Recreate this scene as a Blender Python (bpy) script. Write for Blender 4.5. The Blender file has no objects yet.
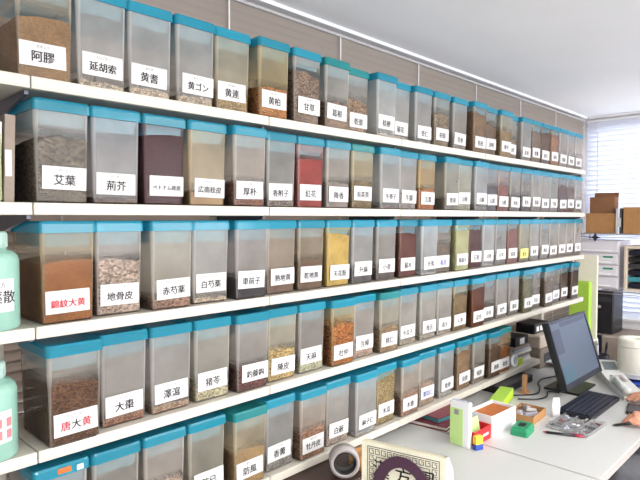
import bpy, bmesh, math, random
from mathutils import Vector, Matrix
random.seed(7)
PI = math.pi
S = bpy.context.scene
COL = S.collection
CZ = 1.62                      # eye height

# ------------------------------------------------------------------ helpers
def lin(c):
    out = []
    for v in c[:3]:
        v = v / 255.0
        out.append(v / 12.92 if v <= 0.04045 else ((v + 0.055) / 1.055) ** 2.4)
    return tuple(out)

def new_bm():
    return bmesh.new()

def box(bm, x0, x1, y0, y1, z0, z1, mi=0, bev=0.0, rot=None, piv=None):
    r = bmesh.ops.create_cube(bm, size=1.0)
    vs = r['verts']
    for v in vs:
        v.co = Vector(((x0 + x1) / 2 + v.co.x * (x1 - x0), (y0 + y1) / 2 + v.co.y * (y1 - y0), (z0 + z1) / 2 + v.co.z * (z1 - z0)))
    fs = list({f for v in vs for f in v.link_faces})
    if bev > 0:
        es = list({e for v in vs for e in v.link_edges})
        rr = bmesh.ops.bevel(bm, geom=es, offset=bev, segments=2, affect='EDGES', profile=0.5)
        fs = list({f for f in rr['faces']} | {f for f in fs if f.is_valid})
        vs = list({v for f in fs for v in f.verts})
    for f in fs:
        f.material_index = mi
    if rot is not None:
        bmesh.ops.rotate(bm, verts=vs, cent=piv or Vector((0, 0, 0)), matrix=rot)
    return vs

def cyl(bm, a, b, ra, rb=None, n=20, mi=0, caps=True):
    a = Vector(a); b = Vector(b); rb = ra if rb is None else rb
    d = b - a
    r = bmesh.ops.create_cone(bm, cap_ends=caps, cap_tris=False, segments=n, radius1=ra, radius2=rb, depth=d.length)
    q = Vector((0, 0, 1)).rotation_difference(d.normalized()).to_matrix()
    for v in r['verts']:
        v.co = q @ v.co + (a + b) / 2
    for f in {f for v in r['verts'] for f in v.link_faces}:
        f.material_index = mi
        f.smooth = len(f.verts) == 4
    return r['verts']

def lathe(bm, prof, n=28, cx=0, cy=0, mi=0, closed=False):
    rings = []
    for (r, z) in prof:
        if r < 1e-5:
            rings.append([bm.verts.new((cx, cy, z))])
        else:
            rings.append([bm.verts.new((cx + r * math.cos(2 * PI * k / n), cy + r * math.sin(2 * PI * k / n), z)) for k in range(n)])
    pairs = list(zip(rings[:-1], rings[1:]))
    if closed:
        pairs.append((rings[-1], rings[0]))
    for A, B in pairs:
        for k in range(n):
            k2 = (k + 1) % n
            if len(A) == 1 and len(B) == 1: continue
            if len(A) == 1: f = bm.faces.new((A[0], B[k2], B[k]))
            elif len(B) == 1: f = bm.faces.new((A[k], A[k2], B[0]))
            else: f = bm.faces.new((A[k], A[k2], B[k2], B[k]))
            f.smooth = True; f.material_index = mi

def capsule(bm, a, b, ra, rb, n=14):
    a = Vector(a); b = Vector(b)
    cyl(bm, a, b, ra, rb, n)
    for p, r in ((a, ra), (b, rb)):
        k = bmesh.ops.create_uvsphere(bm, u_segments=n, v_segments=8, radius=r)
        for v in k['verts']: v.co += p

def blob(bm, c, rx, ry, rz, n=20, rot=None):
    k = bmesh.ops.create_uvsphere(bm, u_segments=n, v_segments=12, radius=1.0)
    for v in k['verts']:
        p = Vector((v.co.x * rx, v.co.y * ry, v.co.z * rz))
        if rot is not None: p = rot @ p
        v.co = p + Vector(c)

def obj(name, bm, m, parent=None, loc=None, rotz=None):
    bmesh.ops.recalc_face_normals(bm, faces=bm.faces)
    me = bpy.data.meshes.new(name)
    bm.to_mesh(me); bm.free()
    for mm in (m if isinstance(m, (list, tuple)) else [m]):
        me.materials.append(mm)
    o = bpy.data.objects.new(name, me); COL.objects.link(o)
    if parent is not None: o.parent = parent
    if loc is not None: o.location = loc
    if rotz is not None: o.rotation_euler = (0, 0, rotz)
    return o

def tag(o, label, cat, group=None, kind=None):
    o['label'] = label; o['category'] = cat
    if group: o['group'] = group
    if kind: o['kind'] = kind
    return o

def thing(name, label, cat, loc=(0, 0, 0), rotz=0, group=None):
    o = bpy.data.objects.new(name, None); COL.objects.link(o)
    o.empty_display_size = 0.05
    o.location = loc; o.rotation_euler = (0, 0, rotz)
    return tag(o, label, cat, group)

def struct(name, bm, m, parent=None):
    o = obj(name, bm, m, parent)
    if parent is None: o['kind'] = 'structure'
    return o

def remesh(bm, voxel, smooth=3):
    me = bpy.data.meshes.new('tmp'); bm.to_mesh(me); bm.free()
    o = bpy.data.objects.new('tmp', me); COL.objects.link(o)
    md = o.modifiers.new('r', 'REMESH'); md.mode = 'VOXEL'; md.voxel_size = voxel; md.use_smooth_shade = True
    if smooth:
        sm = o.modifiers.new('s', 'SMOOTH'); sm.iterations = smooth; sm.factor = 0.5
    dg = bpy.context.evaluated_depsgraph_get(); dg.update()
    me2 = bpy.data.meshes.new_from_object(o.evaluated_get(dg))
    bpy.data.objects.remove(o)
    out = bmesh.new(); out.from_mesh(me2)
    for f in out.faces: f.smooth = True
    return out

# ------------------------------------------------------------------ materials
def nodes_of(m):
    m.use_nodes = True
    nt = m.node_tree
    return nt, nt.nodes, nt.links

def mat(name, col, rough=0.5, metal=0.0, noise=0.0, scale=40.0, bump=0.0, spec=0.5, coat=0.0):
    m = bpy.data.materials.new(name)
    nt, N, L = nodes_of(m)
    b = N['Principled BSDF']
    c = lin(col)
    b.inputs['Roughness'].default_value = rough
    b.inputs['Metallic'].default_value = metal
    b.inputs['Specular IOR Level'].default_value = spec
    b.inputs['Coat Weight'].default_value = coat
    tc = N.new('ShaderNodeTexCoord'); nz = N.new('ShaderNodeTexNoise')
    nz.inputs['Scale'].default_value = scale; nz.inputs['Detail'].default_value = 3
    L.new(tc.outputs['Object'], nz.inputs['Vector'])
    rp = N.new('ShaderNodeValToRGB')
    k = max(noise, 0.01)
    rp.color_ramp.elements[0].position = 0.3; rp.color_ramp.elements[1].position = 0.7
    rp.color_ramp.elements[0].color = (*[max(0, v * (1 - k)) for v in c], 1)
    rp.color_ramp.elements[1].color = (*[min(1, v * (1 + k)) for v in c], 1)
    L.new(nz.outputs['Fac'], rp.inputs['Fac']); L.new(rp.outputs['Color'], b.inputs['Base Color'])
    if bump > 0:
        bp = N.new('ShaderNodeBump'); bp.inputs['Strength'].default_value = bump; bp.inputs['Distance'].default_value = 0.002
        L.new(nz.outputs['Fac'], bp.inputs['Height']); L.new(bp.outputs['Normal'], b.inputs['Normal'])
    return m

BW, BD, BH, LH = .127, .19, .216, .024          # container: width at the mouth, depth, body height, lid height
def mat_plastic_body():
    """hazy clear polypropylene; the haze takes the tint of the dust inside (object colour)"""
    m = bpy.data.materials.new('hazy_clear_plastic')
    nt, N, L = nodes_of(m)
    N.remove(N['Principled BSDF']); out = N['Material Output']
    oi = N.new('ShaderNodeObjectInfo')
    di = N.new('ShaderNodeBsdfDiffuse'); tl = N.new('ShaderNodeBsdfTranslucent'); tr = N.new('ShaderNodeBsdfTransparent')
    gl = N.new('ShaderNodeBsdfGlossy'); gl.inputs['Roughness'].default_value = 0.14
    L.new(oi.outputs['Color'], di.inputs['Color']); L.new(oi.outputs['Color'], tl.inputs['Color'])
    tr.inputs['Color'].default_value = (0.97, 0.97, 0.97, 1)
    h = N.new('ShaderNodeMixShader'); h.inputs[0].default_value = 0.45
    L.new(di.outputs[0], h.inputs[1]); L.new(tl.outputs[0], h.inputs[2])
    # cloudy dust: noise in object space shifts how hazy the wall is
    tc = N.new('ShaderNodeTexCoord'); nz = N.new('ShaderNodeTexNoise'); nz.inputs['Scale'].default_value = 9; nz.inputs['Detail'].default_value = 4
    ad = N.new('ShaderNodeVectorMath'); ad.operation = 'ADD'
    rs = N.new('ShaderNodeVectorMath'); rs.operation = 'SCALE'; rs.inputs[0].default_value = (37, 11, 23)
    L.new(oi.outputs['Random'], rs.inputs['Scale']); L.new(tc.outputs['Object'], ad.inputs[0]); L.new(rs.outputs[0], ad.inputs[1])
    L.new(ad.outputs[0], nz.inputs['Vector'])
    mr = N.new('ShaderNodeMapRange'); mr.inputs['From Min'].default_value = 0.3; mr.inputs['From Max'].default_value = 0.7
    mr.inputs['To Min'].default_value = 0.38; mr.inputs['To Max'].default_value = 0.54
    L.new(nz.outputs['Fac'], mr.inputs['Value'])
    # the dusty film sits on the wall above the contents; where the herb lies against the wall it is clear (alpha = fill height)
    sx = N.new('ShaderNodeSeparateXYZ'); L.new(tc.outputs['Object'], sx.inputs[0])
    sb_ = N.new('ShaderNodeMath'); sb_.operation = 'SUBTRACT'; L.new(sx.outputs['Z'], sb_.inputs[0])
    hm = N.new('ShaderNodeMath'); hm.operation = 'MULTIPLY'; hm.inputs[1].default_value = BH - .012; L.new(oi.outputs['Alpha'], hm.inputs[0])
    L.new(hm.outputs[0], sb_.inputs[1])
    ab = N.new('ShaderNodeMapRange'); ab.inputs['From Min'].default_value = -.010; ab.inputs['From Max'].default_value = .022
    ab.inputs['To Min'].default_value = .12; ab.inputs['To Max'].default_value = 1.0; L.new(sb_.outputs[0], ab.inputs['Value'])
    hz = N.new('ShaderNodeMath'); hz.operation = 'MULTIPLY'; L.new(mr.outputs[0], hz.inputs[0]); L.new(ab.outputs[0], hz.inputs[1])
    # thick corners milkier, their bright edge highlights painted in as extra haze
    def edge(sock, lo, hi):
        a_ = N.new('ShaderNodeMath'); a_.operation = 'ABSOLUTE'; L.new(sock, a_.inputs[0])
        g = N.new('ShaderNodeMapRange'); g.inputs['From Min'].default_value = lo; g.inputs['From Max'].default_value = hi; L.new(a_.outputs[0], g.inputs['Value']); return g.outputs[0]
    cm = N.new('ShaderNodeMath'); cm.operation = 'MULTIPLY'; L.new(edge(sx.outputs['X'], .0525, .0565), cm.inputs[0]); L.new(edge(sx.outputs['Y'], .083, .087), cm.inputs[1])
    cs = N.new('ShaderNodeMath'); cs.operation = 'MULTIPLY_ADD'; cs.inputs[1].default_value = .35; cs.use_clamp = True; L.new(cm.outputs[0], cs.inputs[0]); L.new(hz.outputs[0], cs.inputs[2])
    mx = N.new('ShaderNodeMixShader'); L.new(cs.outputs[0], mx.inputs[0])
    L.new(tr.outputs[0], mx.inputs[1]); L.new(h.outputs[0], mx.inputs[2])
    fr = N.new('ShaderNodeFresnel'); fr.inputs['IOR'].default_value = 1.24
    m2 = N.new('ShaderNodeMixShader'); L.new(fr.outputs[0], m2.inputs[0]); L.new(mx.outputs[0], m2.inputs[1]); L.new(gl.outputs[0], m2.inputs[2])
    L.new(m2.outputs[0], out.inputs['Surface'])
    return m

def mat_lid():
    m = bpy.data.materials.new('blue_translucent_plastic')
    nt, N, L = nodes_of(m)
    N.remove(N['Principled BSDF']); out = N['Material Output']
    oi = N.new('ShaderNodeObjectInfo')
    di = N.new('ShaderNodeBsdfDiffuse'); tl = N.new('ShaderNodeBsdfTranslucent'); tr = N.new('ShaderNodeBsdfTransparent')
    gl = N.new('ShaderNodeBsdfGlossy'); gl.inputs['Roughness'].default_value = 0.12
    L.new(oi.outputs['Color'], di.inputs['Color']); L.new(oi.outputs['Color'], tl.inputs['Color']); L.new(oi.outputs['Color'], tr.inputs['Color'])
    h = N.new('ShaderNodeMixShader'); h.inputs[0].default_value = 0.5
    L.new(di.outputs[0], h.inputs[1]); L.new(tl.outputs[0], h.inputs[2])
    mx = N.new('ShaderNodeMixShader'); mx.inputs[0].default_value = 0.62
    L.new(tr.outputs[0], mx.inputs[1]); L.new(h.outputs[0], mx.inputs[2])
    fr = N.new('ShaderNodeFresnel'); fr.inputs['IOR'].default_value = 1.45
    m2 = N.new('ShaderNodeMixShader'); L.new(fr.outputs[0], m2.inputs[0]); L.new(mx.outputs[0], m2.inputs[1]); L.new(gl.outputs[0], m2.inputs[2])
    L.new(m2.outputs[0], out.inputs['Surface'])
    return m

def mat_clear(name, col, haze=0.25):
    m = bpy.data.materials.new(name)
    nt, N, L = nodes_of(m)
    N.remove(N['Principled BSDF']); out = N['Material Output']
    di = N.new('ShaderNodeBsdfDiffuse'); di.inputs['Color'].default_value = (*lin(col), 1)
    tr = N.new('ShaderNodeBsdfTransparent'); gl = N.new('ShaderNodeBsdfGlossy'); gl.inputs['Roughness'].default_value = 0.1
    mx = N.new('ShaderNodeMixShader'); mx.inputs[0].default_value = haze
    L.new(tr.outputs[0], mx.inputs[1]); L.new(di.outputs[0], mx.inputs[2])
    fr = N.new('ShaderNodeFresnel'); fr.inputs['IOR'].default_value = 1.45
    m2 = N.new('ShaderNodeMixShader'); L.new(fr.outputs[0], m2.inputs[0]); L.new(mx.outputs[0], m2.inputs[1]); L.new(gl.outputs[0], m2.inputs[2])
    L.new(m2.outputs[0], out.inputs['Surface'])
    return m

def mat_herb(name, scale, contrast):
    """chopped dried herb: object colour broken up by cells and noise"""
    m = bpy.data.materials.new(name)
    nt, N, L = nodes_of(m)
    b = N['Principled BSDF']; b.inputs['Roughness'].default_value = 0.9; b.inputs['Specular IOR Level'].default_value = 0.1
    oi = N.new('ShaderNodeObjectInfo'); tc = N.new('ShaderNodeTexCoord')
    vo = N.new('ShaderNodeTexVoronoi'); vo.inputs['Scale'].default_value = scale
    mp = N.new('ShaderNodeMapping'); mp.inputs['Scale'].default_value = (1, 1, 1.7)
    L.new(tc.outputs['Object'], mp.inputs['Vector']); L.new(mp.outputs[0], vo.inputs['Vector'])
    sp = N.new('ShaderNodeSeparateColor'); L.new(vo.outputs['Color'], sp.inputs[0])
    mr = N.new('ShaderNodeMapRange'); mr.inputs['To Min'].default_value = 1 - contrast; mr.inputs['To Max'].default_value = 1 + contrast
    L.new(sp.outputs[0], mr.inputs['Value'])
    nz = N.new('ShaderNodeTexNoise'); nz.inputs['Scale'].default_value = 14
    L.new(tc.outputs['Object'], nz.inputs['Vector'])
    mr2 = N.new('ShaderNodeMapRange'); mr2.inputs['From Min'].default_value = .3; mr2.inputs['From Max'].default_value = .7
    mr2.inputs['To Min'].default_value = .82; mr2.inputs['To Max'].default_value = 1.18
    L.new(nz.outputs['Fac'], mr2.inputs['Value'])
    mu = N.new('ShaderNodeMath'); mu.operation = 'MULTIPLY'; L.new(mr.outputs[0], mu.inputs[0]); L.new(mr2.outputs[0], mu.inputs[1])
    vm = N.new('ShaderNodeVectorMath'); vm.operation = 'SCALE'
    L.new(oi.outputs['Color'], vm.inputs[0]); L.new(mu.outputs[0], vm.inputs['Scale'])
    L.new(vm.outputs[0], b.inputs['Base Color'])
    bp = N.new('ShaderNodeBump'); bp.inputs['Strength'].default_value = 0.6; bp.inputs['Distance'].default_value = 0.003
    L.new(vo.outputs['Distance'], bp.inputs['Height']); L.new(bp.outputs[0], b.inputs['Normal'])
    return m

def mat_blind(name, col, trans):
    m = bpy.data.materials.new(name)
    nt, N, L = nodes_of(m)
    N.remove(N['Principled BSDF']); out = N['Material Output']
    di = N.new('ShaderNodeBsdfDiffuse'); di.inputs['Color'].default_value = (*lin(col), 1)
    tl = N.new('ShaderNodeBsdfTranslucent'); tl.inputs['Color'].default_value = (*lin(col), 1)
    mx = N.new('ShaderNodeMixShader'); mx.inputs[0].default_value = trans
    L.new(di.outputs[0], mx.inputs[1]); L.new(tl.outputs[0], mx.inputs[2]); L.new(mx.outputs[0], out.inputs['Surface'])
    return m

def mat_emit(name, col, st):
    m = bpy.data.materials.new(name)
    nt, N, L = nodes_of(m)
    b = N['Principled BSDF']
    b.inputs['Base Color'].default_value = (0.02, 0.02, 0.02, 1)
    b.inputs['Emission Color'].default_value = (*lin(col), 1); b.inputs['Emission Strength'].default_value = st
    return m

M = {
 'wall': mat('wall_paint', (226, 222, 220), .85, noise=.02, scale=6),
 'ceil': mat('ceiling_board', (236, 236, 238), .9, noise=.015, scale=3),
 'floor': mat('floor_vinyl', (120, 116, 112), .5, noise=.08, scale=20),
 'blind_l': mat_blind('warm_grey_blind', (186, 175, 166), .42),
 'blind_f': mat_blind('white_blind', (232, 234, 242), .38),
 'rail': mat('white_enamel_rail', (238, 237, 238), .4),
 'rail_d': mat('grey_enamel_rail', (176, 172, 172), .4),
 'cord': mat('white_cord', (226, 222, 220), .8),
 'shelf': mat('ivory_enamel_steel', (203, 196, 183), .45, noise=.02, scale=15),
 'steel': mat('grey_bracket_steel', (92, 92, 104), .4, metal=.4),
 'body': mat_plastic_body(),
 'lid': mat_lid(),
 'paper': mat('white_label_paper', (208, 205, 203), .8, noise=.015, scale=30),
 'ink': mat('black_ink', (34, 32, 36), .8),
 'red': mat('red_ink', (206, 52, 66), .8),
 'grey_ink': mat('grey_ink', (96, 92, 94), .8),
 'blue_ink': mat('blue_ink', (70, 86, 170), .8),
 'herb_f': mat_herb('fine_herb_powder', 260, .2),
 'herb_m': mat_herb('chopped_herb', 210, .6),
 'herb_c': mat_herb('coarse_herb_chips', 150, .6),
 'mint': mat('mint_bottle_plastic', (140, 180, 164), .45, noise=.03),
 'mint_y': mat('pale_green_bottle_plastic', (186, 192, 146), .45, noise=.03),
 'cap': mat('white_cap_plastic', (172, 196, 186), .4),
 'pink': mat('pink_print', (214, 120, 120), .8),
 'desk': mat('white_desk_laminate', (193, 192, 188), .4, noise=.01, scale=8),
 'desk_edge': mat('grey_desk_edging', (176, 168, 164), .5),
 'desk_leg': mat('grey_desk_steel', (150, 150, 152), .5, metal=.3),
 'table': mat('brown_table_laminate', (158, 140, 126), .5, noise=.1, scale=12),
 'black': mat('black_plastic', (22, 22, 26), .4),
 'navy': mat('navy_black_plastic', (26, 28, 44), .35),
 'dark': mat('dark_grey_plastic', (54, 52, 56), .5),
 'leather': mat('dark_brown_leather', (62, 42, 36), .55, noise=.2, scale=60),
 'cream_bag': mat('cream_bag_paper', (238, 232, 208), .8, noise=.03, scale=30),
 'purple': mat('purple_ribbon', (72, 40, 62), .7),
 'kraft': mat('kraft_cardboard', (170, 124, 78), .85, noise=.06, scale=25),
 'kraft_d': mat('dark_cardboard', (128, 88, 58), .85, noise=.08, scale=25),
 'orange': mat('orange_brown_card', (186, 104, 48), .8, noise=.15, scale=30),
 'white': mat('white_plastic', (238, 238, 240), .4),
 'offwhite': mat('offwhite_card', (230, 226, 214), .8),
 'lime': mat('lime_green_card', (168, 208, 74), .6, noise=.05, scale=12),
 'lime_p': mat('pale_green_paper', (188, 218, 140), .8),
 'lime_b': mat('bright_lime_plastic', (190, 222, 40), .5),
 'redbox': mat('red_card', (214, 36, 44), .5),
 'yellow_paper': mat('pale_yellow_paper', (222, 212, 128), .8),
 'pen_red': mat('dark_red_plastic', (160, 40, 66), .4),
 'yellow': mat('yellow_print', (230, 196, 60), .6),
 'bluep': mat('blue_plastic', (40, 70, 160), .5),
 'green': mat('green_plastic', (34, 136, 92), .4),
 'teal': mat('teal_plastic', (60, 140, 150), .5),
 'maroon': mat('maroon_cover', (120, 58, 66), .7),
 'wood': mat('tan_wood', (176, 132, 92), .6, noise=.15, scale=18),
 'amber': mat('amber_tape', (188, 134, 66), .3, spec=.6),
 'tapegrey': mat('grey_tape_edge', (168, 160, 158), .6),
 'screen': mat_emit('lit_screen_grey_blue', (112, 130, 160), .5),
 'screen2': mat_emit('lit_screen_teal', (84, 132, 156), .55),
 'screen3': mat_emit('lit_screen_dark', (78, 92, 128), .5),
 'phone': mat('pale_grey_phone_plastic', (216, 216, 210), .45),
 'lcd': mat('grey_display', (104, 112, 112), .3),
 'drawer': mat('pale_grey_drawer_plastic', (220, 216, 222), .45),
 'beige': mat('beige_plastic', (214, 198, 180), .5),
 'chrome': mat('chrome_wire', (214, 216, 224), .25, metal=.8),
 'skin': mat('skin', (214, 152, 124), .55, noise=.08, scale=60),
 'nail': mat('finger_nail', (228, 176, 156), .35),
 'gold': mat('gold_ring', (220, 176, 84), .25, metal=1),
 'hair': mat('black_hair', (24, 20, 20), .5, noise=.3, scale=90),
 'shirt': mat('dark_navy_cloth', (40, 42, 56), .9, noise=.1, scale=120),
 'grey_cloth': mat('grey_trouser_cloth', (122, 122, 126), .9, noise=.1, scale=120),
 'tray': mat_clear('clear_tray_plastic', (220, 218, 218), .3),
 'taupe': mat('taupe_cloth_panel', (150, 136, 124), .9, noise=.06, scale=50),
 'cream': mat('cream_panel_laminate', (232, 228, 208), .6, noise=.02),
 'pinkp': mat('pink_pouch_cloth', (206, 130, 180), .7),
 'greyfile': mat('grey_file_card', (188, 190, 202), .7),
 'bundle': mat('cream_wrapped_paper', (236, 232, 216), .7, noise=.05, scale=14),
}
EYEW = mat('eye_white', (238, 236, 232), .3); LIP = mat('lips', (176, 96, 88), .5)

# ------------------------------------------------------------------ room shell
XF, YL, ZC = 5.06, 1.75, CZ + .845
XB, YR = -2.2, -2.8
bm = new_bm(); box(bm, XB - .1, XF + .1, YR - .1, YL + .1, -.1, 0); struct('floor', bm, M['floor'])
bm = new_bm(); box(bm, XB - .1, XF + .1, YR - .1, YL + .1, ZC, ZC + .1); struct('ceiling', bm, M['ceil'])
LX0, LX1, LZ0, LZ1 = -1.2, 4.86, .86, 2.34
bm = new_bm()
box(bm, XB - .1, XF + .1, YL, YL + .1, 0, LZ0); box(bm, XB - .1, XF + .1, YL, YL + .1, LZ1, ZC)
box(bm, XB - .1, LX0, YL, YL + .1, LZ0, LZ1); box(bm, LX1, XF + .1, YL, YL + .1, LZ0, LZ1)
struct('wall_left', bm, M['wall'])
bm = new_bm()
for q in range(5):
    a = LX0 + (LX1 - LX0 - .04) * q / 4; box(bm, a, a + .04, YL + .03, YL + .08, LZ0, LZ1)
box(bm, LX0, LX1, YL + .03, YL + .08, LZ0, LZ0 + .04); box(bm, LX0, LX1, YL + .03, YL + .08, LZ1 - .04, LZ1)
wl = struct('window_2', bm, M['rail'])
bm = new_bm(); box(bm, LX0 + .02, LX1 - .02, YL + .05, YL + .056, LZ0 + .03, LZ1 - .03)
obj('window_glass', bm, mat_clear('window_glass', (240, 245, 250), .02), wl)
bm = new_bm()
box(bm, XB - .1, XF + .1, YR - .1, YR, 0, .9); box(bm, XB - .1, XF + .1, YR - .1, YR, 2.3, ZC)
box(bm, XB - .1, -1.6, YR - .1, YR, .9, 2.3); box(bm, 4.6, XF + .1, YR - .1, YR, .9, 2.3)
struct('wall_right', bm, M['wall'])
bm = new_bm()
for q in range(5):
    a = -1.6 + 6.16 * q / 4; box(bm, a, a + .04, YR - .08, YR - .03, .9, 2.3)
box(bm, -1.6, 4.6, YR - .08, YR - .03, .9, .94); box(bm, -1.6, 4.6, YR - .08, YR - .03, 2.26, 2.3)
struct('window_added', bm, M['rail'])  # unseen window added to bring frontal light onto the containers
bm = new_bm(); box(bm, XB - .1, XB, YR, YL, 0, ZC); struct('wall_back', bm, M['wall'])
# far wall with a wide window
WY0, WY1, WZ0, WZ1 = -1.6, 1.70, .80, 2.38
bm = new_bm()
box(bm, XF, XF + .1, YR, YL, 0, WZ0); box(bm, XF, XF + .1, YR, YL, WZ1, ZC)
box(bm, XF, XF + .1, YR, WY0, WZ0, WZ1); box(bm, XF, XF + .1, WY1, YL, WZ0, WZ1)
struct('wall_far', bm, M['wall'])
bm = new_bm()
for (a, b) in ((WY0, WY0 + .04), (-.02, .02), (WY1 - .04, WY1)): box(bm, XF + .03, XF + .08, a, b, WZ0, WZ1)
box(bm, XF + .03, XF + .08, WY0, WY1, WZ0, WZ0 + .04); box(bm, XF + .03, XF + .08, WY0, WY1, WZ1 - .04, WZ1)
wf = struct('window_1', bm, M['rail'])
bm = new_bm(); box(bm, XF + .05, XF + .056, WY0 + .03, WY1 - .03, WZ0 + .03, WZ1 - .03)
gp = obj('window_glass', bm, mat_clear('window_glass', (240, 245, 250), .02), wf)

def blinds(name, label, along, fixed, a0, a1, z0, z1, m, pitch, tilt, inward, cords, group):
    """venetian blind; along = 'x' or 'y' is the slat direction; inward = -1: the room lies towards the negative side"""
    t = thing(name, label, 'blind', (a0, fixed, z0) if along == 'x' else (fixed, a0, z0), 0, group)
    o0 = Vector(t.location)
    def put(nm, bm, mm):
        bmesh.ops.translate(bm, verts=bm.verts, vec=-o0); return obj(nm, bm, mm, t)
    bm = new_bm()
    n = int((z1 - z0) / pitch)
    w = pitch * 1.32 / 2
    c, s = math.cos(tilt) * w, math.sin(tilt) * w
    for k in range(n):
        z = z1 - (k + .5) * pitch
        prof = [(-c, s), (-c * .3, s * .3 + .0034), (c * .3, -s * .3 + .0034), (c, -s - .0), (c * .3, -s * .3 + .0026), (-c * .3, s * .3 + .0026)]
        rings = []
        for q in (a0, a1):
            rings.append([bm.verts.new((q, fixed + pc * inward * -1, z + pz) if along == 'x' else (fixed + pc * inward * -1, q, z + pz)) for pc, pz in prof])
        for i in range(6):
            j = (i + 1) % 6
            bm.faces.new((rings[0][i], rings[0][j], rings[1][j], rings[1][i]))
        bm.faces.new(rings[0]); bm.faces.new(rings[1][::-1])
    put('slats', bm, m)
    bm = new_bm()
    for q in cords:
        for off in (-.016, .016):
            if along == 'x': box(bm, q - .003, q + .003, fixed + off - .0008, fixed + off + .0008, z0, z1)
            else: box(bm, fixed + off - .0008, fixed + off + .0008, q - .003, q + .003, z0, z1)
    put('ladder_cord', bm, M['cord'])
    bm = new_bm()
    if along == 'x': box(bm, a0, a1, fixed - .02, fixed + .02, z1, z1 + .013, bev=.003)
    else: box(bm, fixed - .02, fixed + .02, a0, a1, z1, z1 + .013, bev=.003)
    put('head_rail', bm, M['rail_d'] if along == 'x' else M['rail'])
    bm = new_bm()
    if along == 'x': box(bm, a0, a1, fixed - .014, fixed + .014, z0 - .018, z0, bev=.003)
    else: box(bm, fixed - .014, fixed + .014, a0, a1, z0 - .018, z0, bev=.003)
    put('bottom_rail', bm, M['rail'])
    return t
blinds('venetian_blind', 'warm grey venetian blind hung along the wall behind the herb shelves', 'x', YL - .05, -.6, 4.93, .78, ZC - .045, M['blind_l'], .030, math.radians(62), -1, [.05 + .61 * k for k in range(9)], None)
blinds('venetian_blind', 'bright white venetian blind over the far window behind the cardboard boxes', 'y', XF - .045, WY0 - .05, 1.69, .80, ZC - .045, M['blind_f'], .040, math.radians(58), -1, [-1.4 + .6 * k for k in range(6)], None)
# white pelmet strips under the ceiling
bm = new_bm(); box(bm, XB, XF, YL - .075, YL - .03, ZC - .016, ZC, bev=.002); struct('trim_1', bm, M['rail'])
bm = new_bm(); box(bm, XF - .075, XF - .03, YR, YL - .08, ZC - .016, ZC, bev=.002); struct('trim_2', bm, M['rail'])

# ------------------------------------------------------------------ shelving
D0 = 1.340                                     # shelf front edge
X0, BAY = .463, .70
HB = [CZ + h for h in (.289, .0067, -.276, -.5625, -.857)]     # underside of the boards
TH = .028
SB = D0 + .27                                 # shelf back
unit = thing('wall_shelving', 'long ivory steel shelving run carrying five rows of blue-lidded herb containers', 'shelving', (X0, SB, 0))
def ub(nm, bm, mm, par=unit, off=None):
    bmesh.ops.translate(bm, verts=bm.verts, vec=-Vector((X0, SB, 0))); return obj(nm, bm, mm, par)
for r in range(5):
    last = 4 if r == 4 else 5
    for k in range(-1, last):
        bm = new_bm()
        a, b = X0 + BAY * k, X0 + BAY * (k + 1)
        box(bm, a + .0012, b - .0012, D0, SB, HB[r] + .004, HB[r] + TH, bev=.003)
        # turned-under lips front and back
        box(bm, a + .0012, b - .0012, D0 + .0005, D0 + .018, HB[r], HB[r] + .012, bev=.002)
        box(bm, a + .0012, b - .0012, SB - .018, SB, HB[r], HB[r] + .012, bev=.002)
        ub('shelf_board', bm, M['shelf'])
for k in range(-1, 6):
    x = X0 + BAY * k
    bm = new_bm(); box(bm, x - .016, x + .016, SB + .004, SB + .034, 0, HB[0] + .10, bev=.003)
    ub('upright', bm, M['shelf'])
    for r in range(5):
        if r == 4 and k == 5: continue
        bm = new_bm()
        vs = [(SB + .006, HB[r] - .055), (SB + .006, HB[r] - .0005), (D0 + .03, HB[r] - .0005), (D0 + .03, HB[r] - .009)]
        for s in (-1, 1):
            pass
        A = [bm.verts.new((x - .0045, y, z)) for y, z in vs]; B = [bm.verts.new((x + .0045, y, z)) for y, z in vs]
        bm.faces.new(A); bm.faces.new(B[::-1])
        for i in range(4):
            j = (i + 1) % 4; bm.faces.new((A[i], A[j], B[j], B[i]))
        ub('shelf_bracket', bm, M['steel'])

# ------------------------------------------------------------------ herb containers
def rrect(w, d, r, z, n=4):
    pts = []
    for cx, cy, a0 in ((w / 2 - r, d / 2 - r, 0), (-w / 2 + r, d / 2 - r, PI / 2), (-w / 2 + r, -d / 2 + r, PI), (w / 2 - r, -d / 2 + r, 1.5 * PI)):
        for k in range(n + 1):
            a = a0 + PI / 2 * k / n
            pts.append((cx + r * math.cos(a), cy + r * math.sin(a), z))
    return pts
def loft(bm, secs, cap0=True, cap1=True, smooth=True):
    rings = [[bm.verts.new(p) for p in s] for s in secs]
    n = len(rings[0])
    for A, B in zip(rings[:-1], rings[1:]):
        for i in range(n):
            j = (i + 1) % n
            f = bm.faces.new((A[i], A[j], B[j], B[i])); f.smooth = smooth
    if cap0: bm.faces.new(rings[0][::-1])
    if cap1: bm.faces.new(rings[-1])
    return rings
TAP = .945
def body_mesh():
    bm = new_bm()
    loft(bm, [rrect(BW * TAP - .010, BD * TAP - .010, .007, 0), rrect(BW * TAP, BD * TAP, .011, .005), rrect(BW * (1 + TAP) / 2, BD * (1 + TAP) / 2, .011, BH * .5),
              rrect(BW, BD, .011, BH - .004), rrect(BW + .002, BD + .002, .011, BH)], smooth=False)
    return bm
def lid_mesh():
    bm = new_bm()
    w, d = BW + .008, BD + .008
    loft(bm, [rrect(w, d, .010, BH - .003), rrect(w, d, .011, BH + LH - .006), rrect(w - .006, d - .006, .009, BH + LH), rrect(w - .022, d - .022, .006, BH + LH),
              rrect(w - .026, d - .026, .006, BH + LH - .004)], smooth=False)
    return bm
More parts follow.
